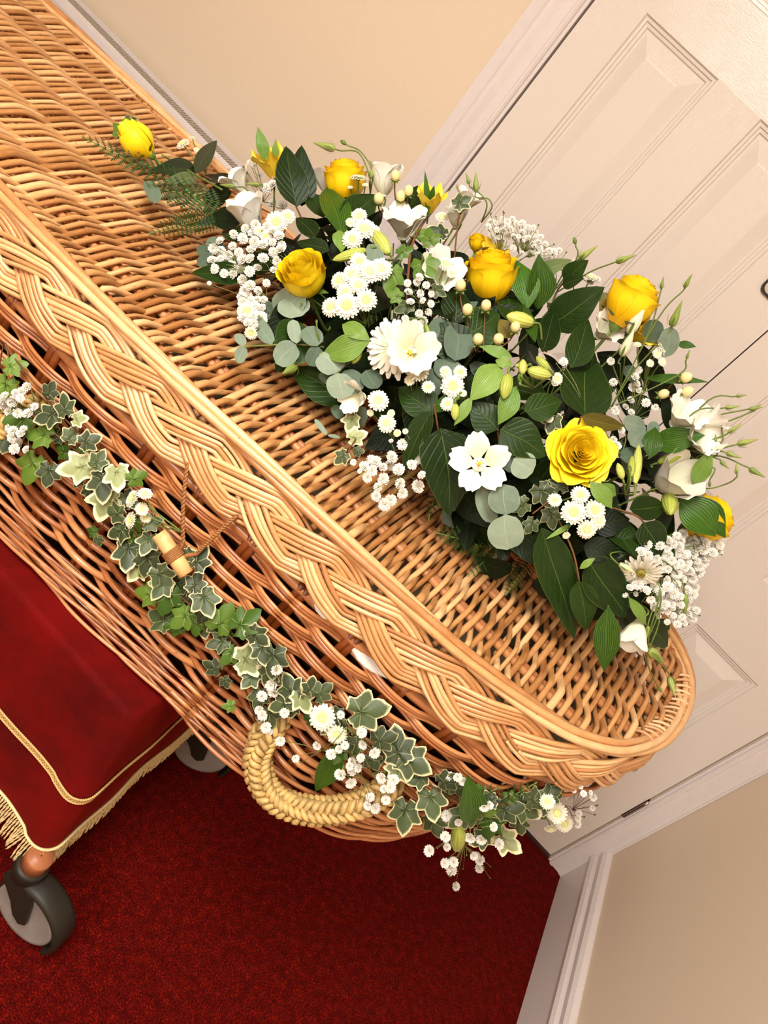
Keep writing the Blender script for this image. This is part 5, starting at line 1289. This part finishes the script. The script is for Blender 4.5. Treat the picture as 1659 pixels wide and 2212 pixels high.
ab('green buds and sheaths right of the large open rose', (1350, 1070, .01), [('als', 1345, 1035, 1334, 1000, .045, 1.0), ('als', 1362, 1030, 1366, 985, .045, .7), ('rnd', 1360, 1020, 1360, 1005, .05, 1.0), ('als', 1372, 1045, 1380, 960, .045, .4)])
ab('yellow-green bud under the broad bright leaf at the right', (1410, 1010, .01), [('als', 1420, 1000, 1478, 978, .045, .8)])
def lily(label, x, y, dpx, fr, fu, lift, tw=.7):
    P = mound(x, y, lift); t = empty('alstroemeria_bloom', P, label, 'flower', 'yellow alstroemeria blooms'); z = face(fr, fu, tw); s = dpx * pxm(P)
    for k in range(6):
        q = put(t, ALS[k % 2], 'petal', -z * s * .4, z, k * PI / 3, s); 
        if k % 2:
            mb = MB(); r = random.Random(k)
            for w in range(7):
                v = .45 + w * .06; rr = (.10 + .55 * v ** 1.3) * .5; th = r.uniform(-.3, .3); lathe(mb, [(.001, 0), (.012, .0), (.001, .006)], 5, M=np.array([[0, 0, -1, (rr - .012) * math.cos(th)], [0, 1, 0, rr * math.sin(th)], [1, 0, 0, .85 * v * .95], [0, 0, 0, 1.0]]))
            link('speckles', mb.mesh('speckles', SPOT), q)
    stem(t, [-z * s * .4, (root(P) - P) * .5], .0015, STEM)
ALS = [petal_mesh('petal', P_ALS, .62, .72, 1.7, lambda v: .24 + .52 * v ** 1.0, .05, .02, seed=3, tipw=.6, point=.1), petal_mesh('petal', P_ALS, .58, .78, 1.35, lambda v: .22 + .52 * v ** 1.0, .03, .02, seed=4, tipw=.4, point=.1)]
lily('yellow speckled alstroemeria standing at the top left beside the paired dark leaves', 585, 352, 74, -.2, .8, .01)
lily('yellow alstroemeria among ivy at the top, right of the upper berries', 930, 432, 66, .1, .7, .01)
lily('pale yellow alstroemeria behind the middle orange-yellow rose', 1062, 548, 60, .3, .7, .0)
lily('yellow alstroemeria hidden under the upper right rose', 1388, 722, 66, .5, .1, .01)

# button chrysanthemums: one stem carries several blooms
G6 = 'stems of white button chrysanthemums'
def chrys(label, J, L, surf=None, g=G6, **k):
    sf = surf or mound
    t = empty('spray_chrysanthemum', sf(*J), label, 'flower', g)
    for a in L: daisy(t, a[0], a[1], a[2], a[3] if len(a) > 3 else rng.uniform(-.3, .3), a[4] if len(a) > 4 else rng.uniform(-.1, .35), (a[5] if len(a) > 5 else k.get('lift', .045)), surf=surf, join=J)
    return t
chrys('button chrysanthemums with gypsophila at the upper left, under the white pointed bloom', (600, 560, .0), [(597, 481, 54), (622, 468, 36), (575, 510, 30), (560, 500, 30)])
chrys('three button chrysanthemums above the long yellow-green bud', (790, 560, .0), [(787, 497, 60), (761, 518, 48), (776, 468, 40), (757, 482, 26), (808, 500, 30)])
chrys('largest bunch of button chrysanthemums, right of the left open rose', (790, 700, .0), [(776, 566, 48), (800, 589, 60), (822, 582, 56), (733, 607, 44, -.5, .1), (774, 618, 50), (761, 594, 50), (749, 662, 64), (792, 650, 56), (715, 664, 48, -.4, 0), (747, 633, 46), (775, 600, 40)])
chrys('button chrysanthemums at the left edge below the gypsophila', (600, 690, .0), [(534, 675, 54, -.3, .1), (560, 690, 44), (543, 719, 34, -.2, -.5), (545, 655, 34)])
chrys('two button chrysanthemums below the big daisy', (900, 880, .0), [(903, 803, 54), (925, 837, 34), (885, 822, 26)])
chrys('button chrysanthemums in the centre, between dark leaves and the bright twisted leaf', (985, 900, .0), [(977, 835, 58), (962, 804, 32), (994, 804, 34), (967, 873, 36), (1000, 850, 20)])
chrys('two button chrysanthemums above the low gypsophila at the left edge', (850, 950, .0), [(817, 866, 52), (836, 915, 46, -.2, 0), (858, 935, 20, .2, -.4), (800, 892, 18, -.3, -.4), (845, 893, 20)])
chrys('lowest button chrysanthemums, under the large open rose', (1270, 1060, .0), [(1198, 1081, 36), (1239, 1107, 60), (1253, 1070, 46), (1284, 1102, 54, .1, .0), (1267, 1143, 48, .0, -.3), (1292, 1125, 40, .3, 0), (1223, 1156, 20, 0, -.5)])
chrys('small side-on daisy in front of the top orange-yellow rose, with two buds', (775, 450, .02), [(774, 386, 42, .1, 1.6, .05), (757, 405, 14, 0, .8, .05), (789, 400, 16, 0, .8, .05)])
chrys('tiny unopened chrysanthemums beside the lone rosebud at the left tip', (450, 380, .01), [(396, 312, 34, -.4, .6, .03), (416, 299, 16, .2, .9, .03), (425, 325, 16, .3, .3, .03)])
chrys('side-on chrysanthemum and buds at the upper right edge', (1390, 850, .0), [(1430, 748, 44, .9, .1, .035), (1419, 764, 24, .2, 0, .045), (1404, 785, 20, 0, .1, .045), (1430, 782, 22, .3, .1, .04), (1377, 745, 20, .0, .9, .04)])
chrys('small white chrysanthemum heads by the striped bud bunch', (1180, 870, .0), [(1203, 818, 32, .5, -.1, .05), (1200, 826, 20), (1186, 904, 22, 0, .2, .03)])
chrys('button chrysanthemums half hidden behind ivy, left of the middle rose', (950, 640, .0), [(962, 572, 42, .3, .3, .03), (975, 590, 24, .2, 0, .03), (955, 470, 34, .1, .5, .015)])
chrys('chrysanthemum heads peeping behind the upper right dark leaves', (1250, 650, -.01), [(1275, 600, 36, .2, .9, .0), (1240, 600, 24, .2, .9, .0)])
t = empty('large_daisy', mound(850, 780, 0), 'big white daisy with long petals at the left middle, behind the stamened flower', 'flower', 'big long-petalled daisies'); daisy(t, 852, 752, 140, -.25, -.05, .03, big=True)
t = empty('large_daisy', mound(1390, 1210, 0), 'big white daisy with long petals drooping at the lower right', 'flower', 'big long-petalled daisies'); daisy(t, 1384, 1232, 108, -.25, -1.0, .035, big=True, tw=.9)
# berries
G7 = 'stems of cream hypericum berries'
t = empty('hypericum_berries', mound(1050, 760, 0), 'group of six cream berries in the middle, below the middle rose', 'berries', G7)
for x, y, d in ((995, 616, 30), (1010, 668, 30), (1050, 659, 29), (1033, 732, 30), (1077, 732, 30), (1113, 706, 28)): berry(t, x, y, d * .86, .045, 0, .7, (1040 + (x - 1040) * .4, 760, .01))
t = empty('hypericum_berries', mound(860, 470, 0), 'four cream berries at the top, above the white cup flower', 'berries', G7)
for x, y, d in ((854, 379, 25), (818, 429, 28), (866, 423, 26), (883, 411, 25)): berry(t, x, y, d * .9, .03, .1, .8, (858 + (x - 858) * .3, 450, .01))
t = empty('hypericum_berries', mound(1440, 880, 0), 'three cream berries at the right edge above the white blooms', 'berries', G7)
for x, y, d in ((1483, 815, 28), (1486, 845, 27), (1434, 851, 26)): berry(t, x, y, d * .9, .03, .8, .25, (1430, 860, .01))
# gypsophila
gyp('cloud of gypsophila at the upper left, left of the open yellow rose', scatter(530, 540, 85, 48, 34, 1, -.35, 17) + [(478, 578), (590, 545), (600, 565), (592, 585), (607, 540), (500, 588)], (640, 590), .042, d=20, buds=8)
gyp('gypsophila hanging at the left edge above the reaching eucalyptus', scatter(545, 660, 26, 42, 17, 2, 0, 13) + [(525, 605), (575, 612), (452, 612, 9)], (620, 650), .045, d=20, buds=4)
gyp('loose gypsophila low at the left, over the wicker below the ivy', [(802, 993), (812, 1000), (786, 1008), (802, 1018), (795, 1032), (828, 1010), (845, 988), (843, 1005), (870, 960), (888, 1005), (902, 992), (866, 1045), (868, 1065), (818, 1052), (814, 1072), (843, 1080), (832, 1090), (905, 1050), (826, 1035), (876, 932, 12), (764, 999, 14), (778, 1018, 11), (845, 953, 10), (800, 1062, 7), (882, 1028, 7), (912, 1027, 18), (862, 1015)], (885, 975), .045, d=23, buds=5)
gyp('gypsophila between the ivy trail and the cream berries', scatter(905, 660, 36, 55, 14, 4, 0, 16) + [(880, 612), (905, 600)], (905, 720), .04, d=17, buds=10)
gyp('airy gypsophila rising behind the middle orange-yellow rose against the door', scatter(1120, 512, 78, 32, 40, 5, .42, 11), (1080, 590), .0, d=13, buds=26)
gyp('gypsophila right of the biggest upright leaf', [(1325, 826), (1320, 780), (1375, 830), (1380, 845), (1365, 838), (1362, 865), (1326, 884), (1330, 890), (1362, 892), (1380, 800), (1415, 880), (1340, 930), (1325, 950), (1332, 965), (1220, 790, 10), (1217, 782), (1202, 786, 8), (1370, 815), (1395, 870), (1350, 880)], (1340, 990), .035, d=17, buds=12)
gyp('dense gypsophila billowing out at the lower right', scatter(1440, 1240, 70, 75, 66, 7, -.5, 15) + scatter(1490, 1190, 50, 40, 30, 8, 0, 13), (1400, 1180), .028, d=20, buds=20)
gyp('gypsophila sprigs trailing at the lower right beside the hanging green bud', scatter(1455, 1320, 48, 30, 18, 9, .2, 13) + [(1504, 1320), (1350, 1285), (1360, 1270), (1372, 1283), (1405, 1295), (1385, 1270)], (1430, 1270), .02, d=15, buds=12)
gyp('few gypsophila florets by the speckled alstroemeria at the top left', [(575, 408), (590, 400), (560, 380, 12), (540, 352, 12), (526, 360, 8), (533, 372, 8), (515, 372, 7), (553, 345, 12), (548, 358, 10), (610, 445), (590, 440), (600, 470), (625, 460), (545, 425)], (600, 450), .0, d=18)
gyp('few gypsophila florets peeping beside the far right rose', scatter(1520, 1180, 36, 22, 14, 12, 0, 13), (1480, 1190), .02, d=18, buds=4)
gyp('gypsophila florets by the upper right dark leaf', [(1180, 560), (1195, 545), (1208, 541), (1170, 575), (1240, 565, 10), (1225, 570, 12), (1290, 605), (1275, 610)], (1200, 620), -.01, d=15, buds=4)

# ================================================================== THE GARLAND
def gar(x, y, lift=0.0): return body_pt(x, y, 0.022 + lift)
GP = [(-40, 820), (30, 870), (90, 915), (150, 960), (210, 1010), (255, 1075), (290, 1150), (330, 1210), (390, 1280), (440, 1330), (500, 1385), (560, 1440), (600, 1480), (660, 1515), (730, 1570), (800, 1615), (860, 1650), (920, 1690), (985, 1725), (1050, 1735), (1120, 1740), (1190, 1740)]
garland = empty('ivy_garland', (0, 0, 0), 'long garland of cream-edged ivy fastened along the side of the coffin', 'garland')
pts = [gar(x, y, -.004) for x, y in GP]
stem(garland, pts, .0020, STEM2, 'vine'); stem(garland, [gar(x + 6 * math.sin(k * 2.1), y + 7 * math.cos(k * 1.7), .002) for k, (x, y) in enumerate(GP)], .0013, STEM2, 'vine')
stem(garland, [gar(-5, 735, .0), gar(45, 790, .004), gar(100, 860, .006), gar(165, 930, .004), gar(215, 975, .002)], .0013, STEM2, 'vine')
stem(garland, [gar(-5, 810, .0), gar(10, 740, .004), gar(20, 790, .006), gar(12, 820, .004)], .001, STEM2, 'vine')
stem(garland, [gar(495, 1400, .0), gar(520, 1460, .006), gar(540, 1520, .004), gar(552, 1560, .002)], .0013, STEM2, 'vine'); stem(garland, [gar(250, 1080, .006), gar(215, 1150, .006)], .0008, STEM2, 'vine')
def gi(k, x, y, d, ang, lift=.010, tx=None, ty=None): ivy(garland, k, x, y, d * 1.02, ang, surf=gar, lift=lift, tx=rng.uniform(-.45, .45) if tx is None else tx, ty=rng.uniform(-.35, .45) if ty is None else ty)
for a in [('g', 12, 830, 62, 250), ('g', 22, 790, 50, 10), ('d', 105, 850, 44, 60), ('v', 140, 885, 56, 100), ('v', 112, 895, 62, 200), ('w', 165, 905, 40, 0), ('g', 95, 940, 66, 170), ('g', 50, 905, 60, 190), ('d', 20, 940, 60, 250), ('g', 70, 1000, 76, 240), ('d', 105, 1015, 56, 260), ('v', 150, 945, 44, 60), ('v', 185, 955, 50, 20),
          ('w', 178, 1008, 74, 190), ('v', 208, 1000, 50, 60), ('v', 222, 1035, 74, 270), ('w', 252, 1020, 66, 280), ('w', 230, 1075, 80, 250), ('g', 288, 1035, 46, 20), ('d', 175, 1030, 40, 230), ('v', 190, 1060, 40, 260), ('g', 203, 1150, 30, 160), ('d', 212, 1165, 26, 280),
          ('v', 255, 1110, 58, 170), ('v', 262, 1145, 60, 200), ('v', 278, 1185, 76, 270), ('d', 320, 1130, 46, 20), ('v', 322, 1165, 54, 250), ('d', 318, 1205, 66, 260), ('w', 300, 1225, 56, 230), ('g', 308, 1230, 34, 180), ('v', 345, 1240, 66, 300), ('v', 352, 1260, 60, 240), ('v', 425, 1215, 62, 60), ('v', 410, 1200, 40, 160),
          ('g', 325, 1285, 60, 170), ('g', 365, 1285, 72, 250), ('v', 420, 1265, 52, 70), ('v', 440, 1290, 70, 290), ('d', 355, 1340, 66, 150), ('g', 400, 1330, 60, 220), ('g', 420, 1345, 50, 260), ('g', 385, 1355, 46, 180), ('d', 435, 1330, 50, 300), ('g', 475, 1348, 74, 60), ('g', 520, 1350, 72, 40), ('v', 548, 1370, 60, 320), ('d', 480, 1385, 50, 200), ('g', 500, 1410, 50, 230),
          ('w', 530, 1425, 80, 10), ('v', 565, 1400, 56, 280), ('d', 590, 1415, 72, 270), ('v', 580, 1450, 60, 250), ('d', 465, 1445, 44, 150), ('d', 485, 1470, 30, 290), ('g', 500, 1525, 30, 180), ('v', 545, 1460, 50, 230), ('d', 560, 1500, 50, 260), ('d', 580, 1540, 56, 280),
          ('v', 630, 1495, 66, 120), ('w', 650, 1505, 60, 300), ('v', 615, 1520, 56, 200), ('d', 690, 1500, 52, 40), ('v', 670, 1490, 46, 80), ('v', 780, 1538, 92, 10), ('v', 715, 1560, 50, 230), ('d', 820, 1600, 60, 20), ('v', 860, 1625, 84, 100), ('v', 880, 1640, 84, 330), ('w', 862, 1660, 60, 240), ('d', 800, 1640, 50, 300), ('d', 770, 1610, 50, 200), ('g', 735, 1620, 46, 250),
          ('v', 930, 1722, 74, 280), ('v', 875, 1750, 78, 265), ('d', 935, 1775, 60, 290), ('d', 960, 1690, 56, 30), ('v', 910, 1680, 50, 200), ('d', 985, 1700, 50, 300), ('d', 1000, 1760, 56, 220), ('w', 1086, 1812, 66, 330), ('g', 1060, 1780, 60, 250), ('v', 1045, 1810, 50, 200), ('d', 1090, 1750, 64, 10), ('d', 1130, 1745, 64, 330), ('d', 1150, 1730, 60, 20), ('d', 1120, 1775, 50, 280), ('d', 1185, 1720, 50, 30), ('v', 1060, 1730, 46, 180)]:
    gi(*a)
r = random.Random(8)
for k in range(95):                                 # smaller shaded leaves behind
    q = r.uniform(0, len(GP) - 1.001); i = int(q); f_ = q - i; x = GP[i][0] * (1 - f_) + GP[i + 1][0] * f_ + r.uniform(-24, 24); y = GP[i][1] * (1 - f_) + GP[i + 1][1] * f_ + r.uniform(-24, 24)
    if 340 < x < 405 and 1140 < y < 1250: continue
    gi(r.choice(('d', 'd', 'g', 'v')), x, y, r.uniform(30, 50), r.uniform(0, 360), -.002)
def gl(label, *a, **k):
    t = empty('ruscus_leaf', (0, 0, 0), label, 'leaf', 'striped leaves in the garland'); leaf(t, *a, surf=gar, name='blade', **k); B = gar(a[1], a[2], .01); stem(t, [B, B - nrm(gar(a[3], a[4], 0) - B) * .02], .0010, STEM, 'stalk'); return t
gl('striped green leaf hanging inside the loop of the rope handle', 'rus', 738, 1602, 682, 1710, 52, .014, .006)
gl('broad striped green leaf in the garland to the right of the rope handle', 'rus', 1015, 1778, 1012, 1672, 66, .026, .022)
t = empty('alstroemeria', (0, 0, 0), 'yellow-green bud hanging in the garland below the broad striped leaf', 'flower bud', G5); bud(t, 'als', 992, 1785, 986, 1838, .015, surf=gar, fromp=[(1010, 1750, .01)], wid=.6)
t = empty('alstroemeria', (0, 0, 0), 'small pale bud behind the hanging striped leaf by the handle', 'flower bud', G5); bud(t, 'als', 738, 1650, 725, 1684, .008, surf=gar, fromp=[(748, 1620, .005)], wid=1.0)
GG = 'button chrysanthemums in the garland'
chrys('side-on button chrysanthemums left of the wooden peg', (395, 1150, .008), [(287, 1078, 46, -.9, .5, .02), (313, 1068, 38, .4, .9, .02), (283, 1124, 42, -.9, .2, .02), (306, 1100, 34, .6, .2, .02), (315, 1118, 28, .3, -.2, .01)], surf=gar, g=GG)
chrys('two button chrysanthemums in the garland above the rope handle', (760, 1640, .0), [(697, 1550, 64, -.2, .2, .02), (728, 1586, 50, 0, -.2, .02), (712, 1570, 36, 0, 0, .014)], surf=gar, g=GG)
chrys('button chrysanthemums at the right end of the garland near the door', (1140, 1740, .0), [(1182, 1731, 38), (1203, 1756, 50), (1160, 1757, 28), (1219, 1778, 42), (1190, 1788, 34, 0, -.8)], surf=gar, g=GG, lift=.016)
G8 = 'gypsophila sprigs in the garland'
gyp('gypsophila at the left end of the garland by the frame edge', [(12, 855), (28, 868), (45, 860), (20, 890), (35, 850), (60, 838), (5, 875), (38, 893), (62, 895), (75, 880), (20, 925), (30, 932), (45, 938), (28, 945), (52, 928), (40, 955), (58, 972), (33, 970), (48, 848), (8, 862)], (90, 900, .0), .020, surf=gar, d=20, group=G8, buds=6)
gyp('gypsophila at the top left end of the rope handle', [(597, 1446), (585, 1480), (590, 1495), (565, 1505), (560, 1535), (568, 1545), (615, 1540), (575, 1572), (583, 1580)], (590, 1510, .005), .024, surf=gar, d=21, group=G8, buds=6)
gyp('airy gypsophila spilling over the right end of the rope handle', [(605, 1600), (638, 1638), (686, 1610), (716, 1630), (715, 1628), (756, 1655), (762, 1645), (785, 1608), (760, 1665), (735, 1672), (757, 1690), (780, 1638), (808, 1625), (825, 1680), (850, 1685), (842, 1700), (830, 1705), (800, 1722), (795, 1740), (810, 1745), (773, 1752), (833, 1728), (780, 1582), (735, 1545), (733, 1618), (775, 1660), (745, 1610)], (765, 1600, .005), .030, surf=gar, d=20, group=G8, buds=14)
gyp('gypsophila hanging lowest below the garland at the right', [(928, 1838), (960, 1864), (972, 1870), (980, 1862), (975, 1880), (1030, 1850), (1037, 1858), (1023, 1848), (1035, 1875), (1065, 1786), (1040, 1812), (1077, 1823), (962, 1808), (965, 1762), (990, 1775), (965, 1780), (1056, 1738), (1045, 1742), (1001, 1687), (988, 1678), (972, 1677), (984, 1915), (1016, 1808), (965, 1830)], (1040, 1770, .002), .014, surf=gar, d=20, group=G8, buds=10)
gyp('thin gypsophila buds at the right end of the garland', [(1260, 1715, 14), (1282, 1722, 16), (1290, 1740, 8), (1248, 1768, 14), (1250, 1757, 14), (1280, 1745, 12), (1247, 1780, 16), (1255, 1700, 9), (1275, 1712, 10), (1240, 1708, 10), (1285, 1760, 8), (1262, 1765, 8)], (1220, 1740, .0), .012, surf=gar, d=12, group=G8, mat=STEM2)
t = empty('fern_frond', (0, 0, 0), 'small dark fern in the garland under the broad striped leaf', 'foliage', 'ferns in the garland'); fern(t, 1080, 1735, 1160, 1690, 40, surf=gar, l0=.006, l1=.006); fern(t, 1010, 1735, 1080, 1700, 40, surf=gar, l0=.004, l1=.004)
